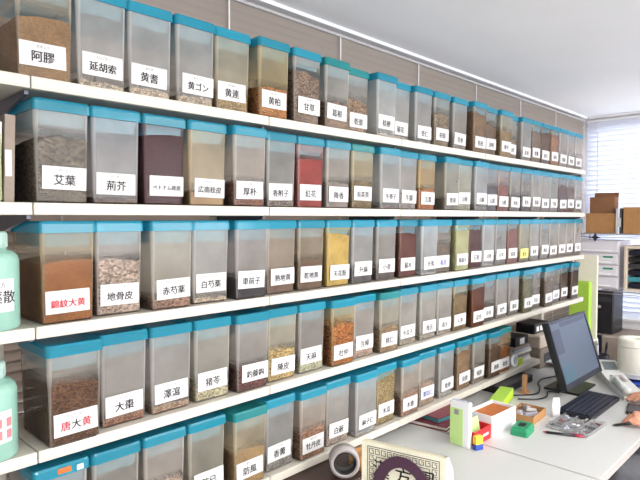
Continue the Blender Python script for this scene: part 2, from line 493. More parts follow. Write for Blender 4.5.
def shared(bm, name, m):
    bmesh.ops.recalc_face_normals(bm, faces=bm.faces)
    me = bpy.data.meshes.new(name); bm.to_mesh(me); bm.free(); me.materials.append(m); return me
ME_BODY = shared(body_mesh(), 'container_body', M['body'])
def seal_mesh():
    bm = new_bm()
    loft(bm, [rrect(BW - .018, BD - .018, .008, BH - .036), rrect(BW - .009, BD - .009, .008, BH - .0035)], smooth=False)
    return bm
ME_SEAL = shared(seal_mesh(), 'lid_seal', M['lid'])
ME_LID = shared(lid_mesh(), 'container_lid', M['lid'])
LW, LBH = .103, .054
def label_mesh():
    bm = new_bm(); box(bm, -LW / 2, LW / 2, -.0008, 0, 0, LBH); return bm
ME_LAB = shared(label_mesh(), 'container_label', M['paper'])

def text_mesh(parts):
    """parts: list of (string, size, cx, z, material key). Upright lettering in the XZ plane facing -Y."""
    out = bmesh.new(); mats = []
    for s, size, cx, z, mk, thick in parts:
        cu = bpy.data.curves.new('t', 'FONT'); cu.body = s; cu.size = size; cu.align_x = 'CENTER'; cu.align_y = 'CENTER'
        cu.resolution_u = 2;  cu.fill_mode = 'FRONT'
        o = bpy.data.objects.new('t', cu); COL.objects.link(o)
        dg = bpy.context.evaluated_depsgraph_get(); dg.update()
        me = bpy.data.meshes.new_from_object(o.evaluated_get(dg))
        bpy.data.objects.remove(o)
        if mk not in mats: mats.append(mk)
        mi = mats.index(mk)
        b2 = bmesh.new(); b2.from_mesh(me)
        for f in b2.faces: f.material_index = mi
        xs = [v.co.x for v in b2.verts]; ys = [v.co.y for v in b2.verts]
        if xs:
            mx, my = (min(xs) + max(xs)) / 2, (min(ys) + max(ys)) / 2
            for v in b2.verts: v.co = Vector((v.co.x - mx + cx, 0, v.co.y - my + z))
        me.materials.clear()
        for ox, oz in (((-.5, 0), (.5, 0), (0, .5)) if thick else ((0, 0),)):
            b3 = b2.copy(); bmesh.ops.translate(b3, verts=b3.verts, vec=(ox * thick * 1.6, 0, oz * thick * 1.6)); b3.to_mesh(me); b3.free(); out.from_mesh(me)
        b2.free(); bpy.data.meshes.remove(me)
    r = bmesh.ops.extrude_face_region(out, geom=out.faces[:])
    bmesh.ops.translate(out, verts=[v for v in r['geom'] if isinstance(v, bmesh.types.BMVert)], vec=(0, -.0003, 0))
    me = bpy.data.meshes.new('lettering'); out.to_mesh(me); out.free()
    for mk in mats: me.materials.append(M[mk])
    return me

def fill_mesh(level, lump, seed, tiltx=0.0):
    rnd = random.Random(seed)
    w, d = BW * TAP - .007, BD * TAP - .007
    top = max(.006, level * (BH - .012))
    grow = 1 + (1 / TAP - 1) * top / BH
    bm = new_bm()
    nx, ny = 10, 12
    W, Dp = w * grow, d * grow
    ph = [rnd.uniform(0, 6.28) for _ in range(4)]
    heap = rnd.uniform(.004, .018) * min(1, level * 2)
    G = []
    for i in range(nx + 1):
        row = []
        for j in range(ny + 1):
            u, v = i / nx * 2 - 1, j / ny * 2 - 1
            z = top + heap * (math.cos(u * 1.4) * math.cos(v * 1.2) - .6) + lump * (math.sin(5 * u + ph[0]) * math.cos(4 * v + ph[1]) * .5 + rnd.uniform(-.5, .5)) + tiltx * u
            z = min(max(z, .005), BH - .020)
            row.append(bm.verts.new((u * W / 2 * .995, v * Dp / 2 * .995, z)))
        G.append(row)
    for i in range(nx):
        for j in range(ny):
            bm.faces.new((G[i][j], G[i + 1][j], G[i + 1][j + 1], G[i][j + 1])).smooth = True
    rim = [G[i][0] for i in range(nx + 1)] + [G[nx][j] for j in range(1, ny + 1)] + [G[i][ny] for i in range(nx - 1, -1, -1)] + [G[0][j] for j in range(ny - 1, 0, -1)]
    bot = []
    for v in rim:
        bot.append(bm.verts.new((v.co.x / grow, v.co.y / grow, .0035)))
    n = len(rim)
    for i in range(n):
        j = (i + 1) % n; bm.faces.new((rim[i], bot[i], bot[j], rim[j]))
    bm.faces.new(bot)
    return bm

BLUE = (66, 204, 236); TEAL = (70, 196, 200)
HZ = (196, 190, 186)
# per container: lettering, left-edge and spread of the front (from the shelf's own 14 cm grid), setback, fill level, fill colour, grain, haze tint, what one sees
ORD = 'first second third fourth fifth sixth seventh eighth ninth tenth eleventh twelfth thirteenth fourteenth fifteenth sixteenth seventeenth eighteenth nineteenth twentieth twenty-first twenty-second twenty-third twenty-fourth twenty-fifth'.split()
SHELFNAME = ['top shelf', 'second shelf', 'third shelf', 'fourth shelf', 'bottom shelf']
N_, F_, B_ = .022, .004, .040
ROWS = {
1: ([.442, .575, .709, .846, .980, 1.125, 1.275, 1.425, 1.573, 1.715, 1.858, 1.995, 2.140, 2.300, 2.452, 2.600, 2.745, 2.885, 3.021, 3.157, 3.293, 3.429, 3.565, 3.701, 3.837], [
 ('阿膠','あきょう',N_,.72,(168,128,84),'f',(196,182,160),'pale brown powder'),
 ('延胡索','えんごさく',N_,.10,(206,186,160),'m',(206,206,208),'a little pale crumb'),
 ('黄耆','おうぎ',N_,.12,(208,184,152),'m',(204,204,206),'a thin tan layer'),
 ('黄ゴン','おうごん',N_,.12,(200,176,146),'m',(200,200,200),'a thin beige layer'),
 ('黄連','おうれん',N_,.30,(172,138,84),'m',(200,190,164),'yellow-grey dust'),
 ('黄柏','おうばく',F_,.46,(196,122,40),'m',(202,180,130),'amber bark'),
 ('甘草','かんぞう',F_,.84,(142,116,96),'c',(190,180,172),'grey-brown root shreds'),
 ('葛根','かっこん',F_,.46,(150,114,84),'c',(196,192,188),'loose brown chips'),
 ('乾姜','',B_,.62,(158,124,92),'c',HZ,'tan brown chips'),
 ('桔梗','',F_,.07,(208,196,180),'m',(204,208,212),'almost nothing'),
 ('菊花','',B_,.10,(200,184,160),'m',(204,204,204),'a thin pale layer'),
 ('杏仁','',N_,.05,(204,190,170),'m',(206,206,208),'next to nothing'),
 ('枳殻','',N_,.58,(156,134,104),'c',HZ,'grey-tan chips'),
 ('苦参','',N_,.20,(170,156,140),'m',(196,194,192),'a low grey layer'),
 ('桂枝','',F_,.76,(158,120,84),'m',(186,172,156),'brown twigs'),
 ('決明','',N_,.58,(138,110,84),'m',(180,170,160),'dull brown seeds'),
 ('牽牛','',F_,.52,(174,140,86),'m',(196,186,164),'olive tan seeds'),
 ('玄参','',B_,.42,(160,134,100),'m',HZ,'tan bits'),
 ('紅参','',N_,.14,(160,146,132),'m',(196,196,194),'a low dim layer'),
 ('香薷','',N_,.72,(146,118,86),'m',(180,170,160),'dull brown leaf'),
 ('厚生','',N_,.86,(124,86,54),'m',(160,140,124),'dark brown bark'),
 ('骨砕','',N_,.90,(178,118,60),'m',(180,150,120),'amber brown bark'),
 ('胡麻','',N_,.30,(182,160,144),'m',(204,194,188),'pinkish grey dust'),
 ('柴胡','',N_,.30,(180,160,144),'m',(204,194,188),'greyish dust'),
 ('細辛','',N_,.34,(176,154,138),'m',(200,190,184),'dusty beige bits')]),
2: ([.474,.6095,.747,.885,1.025,1.172,1.31,1.448,1.586,1.735,1.885,2.028,2.205,2.345,2.482,2.618,2.755,2.891,3.027,3.163,3.298,3.434,3.570,3.705,3.841], [
 ('艾葉','がいよう',N_,.77,(118,104,86),'c',(200,196,196),'grey-brown shredded leaf'),
 ('荊芥','けいがい',N_,.08,(124,100,84),'m',(192,192,202),'almost nothing'),
 ('ベトナム桂皮','けいひ',N_,.95,(84,40,46),'f',(112,76,82),'dark maroon powder'),
 ('広南桂皮','こうなんけいひ',N_,.22,(186,146,92),'f',(204,182,144),'ochre dust'),
 ('厚朴','こうぼく',F_,.36,(140,92,70),'c',(206,194,186),'low brown bark'),
 ('香附子','こうぶし',N_,.13,(140,124,112),'m',(190,190,190),'a thin grey-brown layer'),
 ('紅花','こうか',N_,.84,(172,68,62),'f',(200,150,146),'brick red petals'),
 ('降香','',N_,.46,(162,146,134),'f',(200,194,190),'grey-beige dust'),
 ('呉茱萸','',N_,.52,(138,116,80),'m',(200,180,140),'olive brown fruits'),
 ('牛蒡子','',F_,.07,(150,132,118),'m',(194,196,198),'nearly nothing'),
 ('牛膝','',N_,.30,(160,146,136),'m',(190,188,188),'low grey bits'),
 ('五霊','',N_,.46,(184,106,42),'m',(206,168,108),'orange amber bits'),
 ('柴胡','',F_,.16,(150,138,120),'m',(178,174,160),'a low grey layer'),
 ('山帰','',N_,.22,(184,176,150),'m',(202,202,184),'pale greenish dust'),
 ('山梔','',F_,.10,(150,140,134),'m',(192,194,198),'a thin dim layer'),
 ('山薬','',N_,.46,(110,102,106),'f',(178,176,178),'dark grey powder'),
 ('山楂','',N_,.52,(160,94,76),'m',(200,182,176),'reddish brown slices'),
 ('地竜','',N_,.30,(140,124,114),'m',(190,186,182),'low brown bits'),
 ('紫苑','',N_,.34,(96,84,80),'m',(176,172,170),'low dark bits'),
 ('紫蘇','',N_,.22,(150,134,120),'m',(196,190,186),'a low beige layer'),
 ('蒺藜','',N_,.22,(150,132,118),'m',(194,190,186),'a low dull layer'),
 ('芍薬','',N_,.26,(158,146,134),'m',(190,190,190),'low grey chips'),
 ('沙参','',N_,.62,(112,80,68),'m',(170,158,152),'dark brown root'),
 ('車前','',N_,.62,(126,94,80),'m',(176,162,154),'dull reddish brown root'),
 ('縮砂','',N_,.30,(160,146,136),'m',(196,192,188),'low greyish seeds')]),
3: ([.478,.614,.758,.895,1.036,1.172,1.31,1.448,1.586,1.735,1.885,2.022,2.16,2.305,2.455,2.595,2.733,2.870,3.010,3.160,3.298,3.434,3.570,3.705,3.841], [
 ('錦紋大黄','',F_,.74,(168,100,38),'f',(190,168,134),'amber brown powder'),
 ('地骨皮','じこっぴ',N_,.70,(182,156,136),'c',(204,198,196),'pinkish beige bark chips'),
 ('赤芍薬','せきしゃくやく',F_,.15,(160,120,98),'c',(204,198,186),'brown-pink chunks'),
 ('白芍薬','びゃくしゃくやく',N_,.08,(204,180,150),'m',(202,202,202),'a thin tan layer'),
 ('車前子','しゃぜんし',F_,.33,(72,68,70),'f',(188,182,184),'dark grey seeds'),
 ('熟地黄','じゅくじおう',N_,.34,(132,104,86),'f',(194,176,158),'brown smears'),
 ('乾地黄','',N_,.52,(126,98,76),'f',(186,166,142),'dim brown powder'),
 ('天花粉','',N_,.95,(214,176,74),'f',(214,190,118),'golden yellow powder'),
 ('升麻','',N_,.30,(104,98,98),'m',(186,186,190),'low dark grey bits'),
 ('小麦','',N_,.26,(108,96,90),'m',(180,174,170),'low grey-brown grain'),
 ('蘇木','',N_,.92,(112,58,40),'f',(136,96,80),'maroon wood powder'),
 ('辛夷','',F_,.05,(190,184,176),'m',(210,214,220),'nothing visible'),
 ('秦皮','',N_,.50,(134,112,90),'m',(180,174,166),'dim brown bark'),
 ('菁葙子','',F_,.93,(202,198,136),'f',(206,204,150),'pale yellow-green seeds'),
 ('石膏','',N_,.92,(100,58,44),'m',(128,94,80),'dark red-brown bits'),
 ('川骨','',N_,.04,(200,196,190),'m',(212,212,214),'whitish emptiness'),
 ('川芎','',N_,.20,(150,140,130),'m',(192,192,192),'a low grey layer'),
 ('前胡','',N_,.76,(150,92,76),'m',(184,160,150),'reddish brown root'),
 ('蒼朮','',N_,.20,(142,130,96),'m',(188,180,152),'low olive bits'),
 ('桑寄','',N_,.16,(160,148,136),'m',(198,196,194),'a thin grey layer'),
 ('桑枝','',N_,.22,(156,142,128),'m',(190,186,182),'low brown-grey twigs'),
 ('桑葉','',N_,.20,(150,138,126),'m',(194,190,186),'low grey leaf'),
 ('桑白','',N_,.20,(156,140,126),'m',(198,190,184),'low beige bark'),
 ('続断','',N_,.16,(166,148,132),'m',(200,194,190),'thin beige chips'),
 ('大青','',N_,.22,(162,146,132),'m',(198,190,184),'low dusty chips')]),
4: ([.484,.622,.760,.897,1.036,1.173,1.312,1.455,1.595,1.735,1.89,2.04,2.18,2.317,2.455,2.605,2.755,2.893,3.035,3.18,3.33,3.48,3.625,3.765], [
 ('唐大黄','からだいおう',F_ - .012,.74,(108,70,42),'m',(196,188,182),'dark brown granules'),
 ('大棗','たいそう',N_,.12,(158,108,78),'m',(190,186,184),'a low brown layer'),
 ('澤瀉','たくしゃ',N_,.10,(186,150,116),'m',(190,188,188),'a thin tan layer'),
 ('猪苓','ちょれい',N_,.32,(190,178,138),'c',(196,192,184),'pale greenish chips'),
 ('釣藤鈎','ちょうとうこう',F_,.40,(112,66,60),'c',(190,184,182),'dark maroon-brown hooks'),
 ('陳皮','ちんぴ',N_,.52,(196,164,96),'c',(202,194,174),'golden yellow peel'),
 ('天麻','',N_,.22,(192,188,152),'m',(186,180,178),'low pale green bits'),
 ('杜仲','',F_,.74,(178,106,42),'c',(204,172,116),'orange-brown bark'),
 ('当帰','',N_,.30,(190,158,136),'m',(200,192,190),'low pinkish chips'),
 ('桃仁','',F_,.50,(160,128,88),'c',(198,190,172),'olive tan kernels'),
 ('冬瓜子','',N_,.10,(176,160,138),'m',(192,188,184),'a thin tan layer'),
 ('独活','',N_,.10,(176,164,146),'m',(196,192,186),'a thin beige layer'),
 ('南天','',N_,.10,(170,156,140),'m',(196,192,186),'a thin grey layer'),
 ('人参','',N_,.64,(146,118,74),'m',(186,172,144),'olive brown root'),
 ('忍冬','',F_,.94,(110,56,30),'f',(150,104,66),'dark reddish amber bits'),
 ('貝母','',N_,.36,(112,100,94),'m',(176,170,168),'dim grey bits'),
 ('麦門','',N_,.16,(156,142,130),'m',(192,188,184),'a thin grey-beige layer'),
 ('薄荷','',N_,.16,(150,138,126),'m',(190,186,182),'a thin dull layer'),
 ('半夏','',F_,.76,(128,122,82),'m',(170,166,138),'olive green leaf'),
 ('百合','',N_,.42,(136,124,106),'m',(178,172,162),'dim olive-grey chips'),
 ('白芷','',F_,.62,(124,102,80),'m',(176,168,158),'dull brown chips'),
 ('白朮','',N_,.42,(132,114,98),'m',(184,176,168),'grey-brown chips'),
 ('檳榔','',N_,.72,(104,78,62),'m',(162,150,142),'dark brown slices'),
 ('扶桑','',F_,.74,(98,72,56),'m',(160,148,140),'very dark brown bits')]),
5: ([.461,.598,.738,.878,1.022,1.163,1.302,1.448,1.590,1.735,1.885,2.038,2.200,2.358,2.508,2.650,2.790], [
 ('茯苓','',N_,.62,(150,136,122),'m',(190,186,182),'grey-brown bits'),
 ('附子','',N_,.60,(156,138,122),'m',(190,184,178),'dusty grey-brown chips'),
 ('扁豆','',N_,.52,(176,148,128),'m',(196,186,180),'pinkish tan beans'),
 ('防已','',N_,.34,(172,158,132),'m',(190,184,170),'low pale olive chips'),
 ('防風','ぼうふう',F_,.56,(188,148,92),'f',(200,184,154),'tan gold powder'),
 ('香薷','こうじゅ',N_,.22,(150,142,132),'m',(190,190,190),'a low grey layer'),
 ('牡丹皮','ぼたんぴ',F_,.50,(174,126,94),'c',(200,184,172),'pinkish brown bark'),
 ('白蘞','',N_,.34,(184,160,142),'m',(200,196,194),'low pinkish dust'),
 ('麻子仁','',F_,.04,(190,182,172),'m',(204,204,208),'white emptiness'),
 ('木瓜','',N_,.94,(166,142,92),'m',(186,172,130),'olive tan slices'),
 ('木香','',F_,.46,(178,134,106),'m',(204,190,178),'pink-brown chips'),
 ('薏苡仁','',N_,.50,(182,154,126),'m',(204,194,184),'tan grain'),
 ('竜骨','',N_,.10,(180,174,164),'m',(200,200,200),'a thin whitish layer'),
 ('良姜','',N_,.82,(170,132,94),'m',(188,168,146),'tan-brown root'),
 ('竜胆','',N_,.30,(160,144,126),'m',(192,186,180),'low grey-tan root'),
 ('連翹','',F_,.62,(110,78,52),'m',(166,154,144),'dark brown seed pods'),
 ('和羌','',N_,.52,(196,112,38),'m',(210,178,130),'orange amber bits')]),
}
random.seed(3)
first = None
TEXTC = {}
for r in range(1, 6):
    lefts, items = ROWS[r]
    zt = HB[r - 1] + TH
    for i, (kan, kana, sb, lvl, colr, grain, haze, desc) in enumerate(items):
        if lefts: xl = lefts[i]
        else: xl = (.474 if r != 5 else .459) + .70 * (i // 5) + .1385 * (i % 5)
        if i >= 12 and lvl > .12:                 # the far containers are fuller and dustier
            lvl = min(.94, lvl * 1.2 + .05); haze = tuple(q * .8 + c * .2 for q, c in zip(haze, colr)); colr = tuple(q * .92 for q in colr)
        cx = xl + BW / 2 + random.uniform(-.0008, .0008)
        jit = random.uniform(-.003, .003)
        cy = D0 + sb + jit + BD * TAP / 2 + .004
        rz = math.radians(random.uniform(-.5, .5))
        where = f'{ORD[i]} from near end, {SHELFNAME[r-1]}'
        readable = i < (9 if r in (1, 2, 3, 4) else 8)
        mark = f' marked {kan}' if readable else ''
        root = thing('storage_container', f'clear container of {desc}{mark}, {where}', 'container', (cx, cy, zt), rz, f'herb containers on the {SHELFNAME[r-1]}')
        o = bpy.data.objects.new('body', ME_BODY); COL.objects.link(o); o.parent = root; o.color = (*lin([(255 - (255 - q) * .75) * w_ for q, w_ in zip(haze, (1.0, .98, .95))]), max(.03, lvl))
        l = bpy.data.objects.new('lid', ME_LID); COL.objects.link(l); l.parent = root
        lc = TEAL if (r, i) in ((1, 7), (1, 8), (5, 4), (5, 16), (4, 9), (2, 8)) else BLUE
        k = random.uniform(.88, 1.08)
        l.color = (*[c * k for c in lin(lc)], 1)
        sl = bpy.data.objects.new('seal', ME_SEAL); COL.objects.link(sl); sl.parent = l; sl.color = (*lin((150, 222, 240)), 1); sl['label'] = 'paler blue seal plug'  # deep pale plug stands for the blue glow under the lid
        if (r, i) == (5, 0):
            bm = new_bm(); box(bm, -.012, .020, -BD / 2 - .0052, -BD / 2 - .0042, BH + .003, BH + .016)
            s = obj('sticker', bm, M['orange'], l); s['label'] = 'orange sticker'
            bm = new_bm(); box(bm, .034, .050, -BD / 2 - .0052, -BD / 2 - .0042, BH + .000, BH + .013)
            s = obj('sticker', bm, M['paper'], l); s['label'] = 'white sticker'
        # label, tilted with the tapering front
        lab = bpy.data.objects.new('label', ME_LAB); COL.objects.link(lab); lab.parent = root
        zl = .026 + random.uniform(-.004, .007)
        slope = math.atan((BD - BD * TAP) / 2 / BH)
        yl = -(BD * TAP / 2 + math.tan(slope) * zl) - .0006
        lab.location = (random.uniform(-.006, .008), yl, zl)
        lab.rotation_euler = (slope, math.radians(random.uniform(-1.2, 1.2)), 0)
        if (r, i) == (3, 18):
            lab.data = ME_LAB.copy(); lab.data.materials.clear(); lab.data.materials.append(M['yellow_paper']); lab['label'] = 'yellow paper label'
        n = len(kan)
        size = {1: .028, 2: .0265, 3: .0235, 4: .0205}.get(n, .0145)
        wadv = size * 1.02
        if kan == '唐大黄':
            pr = [('唐', size, -size * 1.05, .0225, 'red', .0006), ('大', size, 0, .0225, 'ink', .0006), ('黄', size, size * 1.05, .0225, 'red', .0006)]
        else:
            ink = 'red' if kan == '錦紋大黄' else ('blue_ink' if (r, i) in ((3, 12), (5, 11)) else 'ink')
            pr = [(kan, size, 0, .0225, ink, .0007)]
        if kana: pr.append((kana, .0075, 0, .0455, 'grey_ink', 0))
        me = text_mesh(pr)
        t = bpy.data.objects.new('lettering', me); COL.objects.link(t); t.parent = lab; t.location = (0, -.0009, 0)
        # the herb inside
        fm = fill_mesh(lvl, {'f': .002, 'm': .005, 'c': .008}[grain], r * 100 + i, tiltx=random.uniform(-.008, .008) * min(1, 3 * lvl))
        f = obj('dried_herb', fm, M['herb_' + grain], None, (cx, cy, zt), rz)
        cl = lin(colr); g_ = .3 * cl[0] + .6 * cl[1] + .1 * cl[2]
        f.color = (*[(q * .84 + g_ * .16) * .66 for q in cl], 1)
        tag(f, f'{desc} inside the container {where}', 'dried herb', f'dried herbs on the {SHELFNAME[r-1]}', 'stuff')

# ------------------------------------------------------------------ bottles beside the containers
def bottle(x, y, z, h, rad, m, label, text, stamps=False):
    t = thing('medicine_bottle', label, 'bottle', (x, y, z), math.radians(-28), 'plastic bottles beside the containers')
    bm = new_bm()
    lathe(bm, [(0, 0), (rad - .006, 0), (rad, .006), (rad, h * .70), (rad * .96, h * .75), (rad * .80, h * .795), (rad * .60, h * .81), (rad * .60, h * .84), (0, h * .84)], 36)
    obj('body', bm, m, t)
    bm = new_bm()
    rc = rad * .62
    lathe(bm, [(0, h * .835), (rc, h * .835), (rc, h * .985), (rc - .004, h), (0, h)], 30)
    for k in range(30):
        a = 2 * PI * k / 30
        box(bm, rc - .001, rc + .0012, -.0015, .0015, h * .84, h * .975, rot=Matrix.Rotation(a, 3, 'Z'))
    obj('cap', bm, M['cap'], t)
    # wrap-round paper label
    bm = new_bm(); n = 24; z0, z1 = h * .20, h * .53
    A = []
    for q in range(n + 1):
        a = -PI / 2 - 1.1 + 2.2 * q / n
        A.append([(rad + e) * math.cos(a) if ax == 0 else (rad + e) * math.sin(a) for e in (.0004, .0010) for ax in (0, 1)])
    ring = []
    for a in A:
        ring.append([bm.verts.new((a[0], a[1], z0)), bm.verts.new((a[2], a[3], z0)), bm.verts.new((a[2], a[3], z1)), bm.verts.new((a[0], a[1], z1))])
    for P, Q in zip(ring[:-1], ring[1:]):
        for i in range(4):
            j = (i + 1) % 4; bm.faces.new((P[i], P[j], Q[j], Q[i]))
    bm.faces.new(ring[0]); bm.faces.new(ring[-1][::-1])
    lb = obj('label', bm, M['paper'], t)
    def wrap(me, aoff):
        for v in me.vertices:
            a = -PI / 2 + aoff + v.co.x / rad
            rr = rad + .0013 - v.co.y
            v.co = Vector((rr * math.cos(a), rr * math.sin(a), v.co.z))
    if text:
        me = text_mesh([(text, .030, 0, h * .35, 'ink', .0004), ('漢方', .012, .01, h * .47, 'grey_ink', 0)])
        wrap(me, .42)
        o = bpy.data.objects.new('lettering', me); COL.objects.link(o); o.parent = lb
    if stamps:
        bm = new_bm()
        for q in range(3):
            for w in range(2):
                a = -.1 + .36 * q
                vs = box(bm, -.006, .006, -.0003, .0003, h * .24 + w * .026, h * .24 + w * .026 + .019)
                for v in vs:
                    aa = -PI / 2 + a + v.co.x / rad + .35; rr = rad + .0016 - v.co.y
                    v.co = Vector((rr * math.cos(aa), rr * math.sin(aa), v.co.z))
        obj('stamp_print', bm, M['pink'], lb)
    return t
bottle(.384, D0 + .055, HB[2] + TH, .218, .062, M['mint'], 'mint plastic bottle with black lettered label beside the amber container, third shelf down', '芍薬散')
bottle(.374, D0 + .055, HB[3] + TH, .214, .062, M['mint'], 'mint plastic bottle with pink stamped label beside dark brown granules, fourth shelf down', '', True)
bottle(.362, D0 + .075, HB[1] + TH, .215, .058, M['mint_y'], 'pale yellow-green bottle beside the shredded leaf container, second shelf down', '散')

for k in range(3):
    t = thing('document_file', ['grey-brown file standing nearest the shredded leaf container', 'dull beige file between two others by the pale green bottle', 'dark file standing against the back of the pale green bottle'][k], 'file', (.438 - k * .028, SB - .10, HB[1] + TH), math.radians(-3), 'files beside the second shelf containers')
    bm = new_bm(); box(bm, -.011, .011, -.11, .09, 0, .20 - .018 * k, bev=.002, rot=Matrix.Rotation(.03, 3, 'Y')); bmesh.ops.translate(bm, verts=bm.verts, vec=(0, 0, .0005)); obj('cover', bm, [M['taupe'], M['offwhite'], M['dark']][k], t)
    bm = new_bm(); box(bm, -.007, .007, -.1112, -.1095, .06, .12); obj('spine_label', bm, M['paper'], t)

# ------------------------------------------------------------------ desks
ZD = CZ - .90
def desk(x0, x1, y0, y1, label, mtop, side):
    t = thing('office_desk', label, 'desk', ((x0 + x1) / 2, (y0 + y1) / 2, 0), 0, None)
    ox, oy = (x0 + x1) / 2, (y0 + y1) / 2
    def P(n, bm, m):
        bmesh.ops.translate(bm, verts=bm.verts, vec=(-ox, -oy, 0)); return obj(n, bm, m, t)
    bm = new_bm(); box(bm, x0 + .004, x1 - .004, y0, y1, ZD - .028, ZD, bev=.002); P('desk_top', bm, mtop)
    bm = new_bm(); box(bm, x0 + .002, x1 - .002, y0 - .004, y0 + .0005, ZD - .027, ZD - .003, bev=.001); P('edging', bm, M['desk_edge'])
    for x in (x0 + .03, x1 - .05):
        for y in (y0 + .06, y1 - .08):
            bm = new_bm(); box(bm, x, x + .03, y, y + .03, 0, ZD - .03, bev=.003); P('leg', bm, M['desk_leg'])
    bm = new_bm(); box(bm, x0 + .03, x1 - .03, y1 - .10, y1 - .085, .22, ZD - .03); P('modesty_panel', bm, M['desk_leg'])
    return t
DY0, DY1 = .625, 1.69
desk(.55, 2.035, DY0, DY1, 'white desk under the shelves, its end by the cream paper bag', M['desk'], 0)
desk(2.035, 3.62, DY0, DY1, 'white desk carrying the monitor, keyboard and small trays', M['desk'], 0)
desk(3.74, 5.0, .30, 1.66, 'brown table at the far wall under the white drawers', M['table'], 0)

# ------------------------------------------------------------------ things on the near desk
# cream paper bag with purple ribbon handles
th = math.atan2(-.235, .055)
t = thing('paper_bag', 'cream paper bag with black fretwork border and purple ribbon handle on the desk', 'bag', (1.222, .870, ZD), th)
w, dpt, hh = .243, .09, .283
bm = new_bm()
loft(bm, [[(-w / 2 * a, -.0 , z), (w / 2 * a, 0, z), (w / 2 * a, dpt * .5 * b, z), (w / 2 * a, dpt * b, z), (-w / 2 * a, dpt * b, z), (-w / 2 * a, dpt * .5 * b, z)] for z, a, b in ((0, .98, 1), (.01, 1, 1), (hh - .05, 1, .6), (hh - .002, 1, .16))], cap1=False, smooth=False)
# inside faces of the open mouth
loft(bm, [[(-w / 2 + .0015, .0015, z), (w / 2 - .0015, .0015, z), (w / 2 - .0015, dpt * .1, z), (w / 2 - .0015, dpt * .16 - .0015, z), (-w / 2 + .0015, dpt * .16 - .0015, z), (-w / 2 + .0015, dpt * .1, z)] for z in (hh - .03, hh - .002)], cap1=False, smooth=False)
obj('bag_body', bm, M['cream_bag'], t)
# fretwork border print: two lines with meander between
bm = new_bm()
def stroke(x0, x1, z0, z1): box(bm, x0, x1, -.0011, -.0004, z0, z1)
L0, L1 = -w / 2 + .018, w / 2 - .018
B0, B1 = .02, hh - .014
for off in (0, .026):
    stroke(L0 + off, L1 - off, B1 - off - .0014, B1 - off); stroke(L0 + off, L1 - off, B0 + off, B0 + off + .0014)
    stroke(L0 + off, L0 + off + .0014, B0 + off, B1 - off); stroke(L1 - off - .0014, L1 - off, B0 + off, B1 - off)
def fret(cx, cz, s, flip):
    q = s * .5
    stroke(cx - q, cx + q, cz + q -   .0013, cz + q); stroke(cx - q, cx - q +   .0013, cz - q, cz + q)
    stroke(cx - q, cx + q * .6, cz - q, cz - q +   .0013); stroke(cx + q * .6, cx + q * .6 +   .0013, cz - q, cz + q * .3)
    stroke(cx - q * .1, cx + q * .6, cz + q * .2, cz + q * .2 +   .0013)
n = 11
for k in range(n):
    x = L0 + .013 + (L1 - L0 - .026) * k / (n - 1)
    fret(x, B1 - .013, .015, k % 2); fret(x, B0 + .013, .015, k % 2)
for k in range(1, 12):
    z = B0 + .013 + (B1 - B0 - .026) * k / 12
    fret(L0 + .013, z, .015, 0); fret(L1 - .013, z, .015, 1)
obj('border_print', bm, M['ink'], t)
me = text_mesh([('漢', .052, -.062, hh - .072, 'ink', .0006), ('方', .050, .002, hh - .078, 'ink', .0006), ('園', .052, .066, hh - .072, 'ink', .0006)])
o = bpy.data.objects.new('lettering', me); COL.objects.link(o); o.parent = t; o.location = (0, -.0005, 0)
bm = new_bm(); box(bm, -.038, .040, -.0012, -.0004, .10, hh - .098); obj('pale_panel', bm, M['greyfile'], t)
bm = new_bm()
pts = []
for k in range(25):
    a = PI * k / 24
    pts.append(Vector((.006 + math.cos(a) * .076, -.007 - .010 * math.sin(a), hh - .140 + math.sin(a) * .108)))
secs = []
for k, p in enumerate(pts):
    dvec = (pts[min(k + 1, 24)] - pts[max(k - 1, 0)]).normalized()
    nrm = Vector((-dvec.z, 0, dvec.x)); hw = .0150
    secs.append([tuple(p + nrm * hw + Vector((0, -.002, 0))), tuple(p - nrm * hw + Vector((0, -.002, 0))), tuple(p - nrm * hw + Vector((0, .001, 0))), tuple(p + nrm * hw + Vector((0, .001, 0)))])
loft(bm, secs, smooth=False)
obj('ribbon_handle', bm, M['purple'], t)

# packing tape roll standing under the bottom shelf
def ring_roll(t, R, r, wd, mo, mi):
    bm = new_bm(); lathe(bm, [(r + .004, -wd / 2), (R, -wd / 2), (R, wd / 2), (r + .004, wd / 2)], 40, closed=True)
    bmesh.ops.rotate(bm, verts=bm.verts, cent=(0, 0, 0), matrix=Matrix.Rotation(PI / 2, 3, 'X')); bmesh.ops.translate(bm, verts=bm.verts, vec=(0, 0, R)); obj('tape', bm, mo, t)
    bm = new_bm(); lathe(bm, [(r, -wd / 2), (r + .0038, -wd / 2), (r + .0038, wd / 2), (r, wd / 2)], 40, closed=True)
    bmesh.ops.rotate(bm, verts=bm.verts, cent=(0, 0, 0), matrix=Matrix.Rotation(PI / 2, 3, 'X')); bmesh.ops.translate(bm, verts=bm.verts, vec=(0, 0, R)); obj('core', bm, mi, t)
t = thing('packing_tape', 'grey-edged roll of packing tape standing on the dark brown case behind the paper bag', 'tape', (1.385, 1.222, ZD + .0402), math.radians(-42)); ring_roll(t, .050, .034, .05, M['tapegrey'], M['black'])
t = thing('packing_tape', 'amber brown roll of packing tape lying in front of the standing tape roll', 'tape', (1.492, 1.225, ZD + .0402)); bm = new_bm()
lathe(bm, [(.03, 0), (.052, 0), (.052, .045), (.03, .045)], 36, closed=True); obj('tape', bm, M['amber'], t)
bm = new_bm(); lathe(bm, [(.026, 0), (.0298, 0), (.0298, .045), (.026, .045)], 36, closed=True); obj('core', bm, M['kraft'], t)
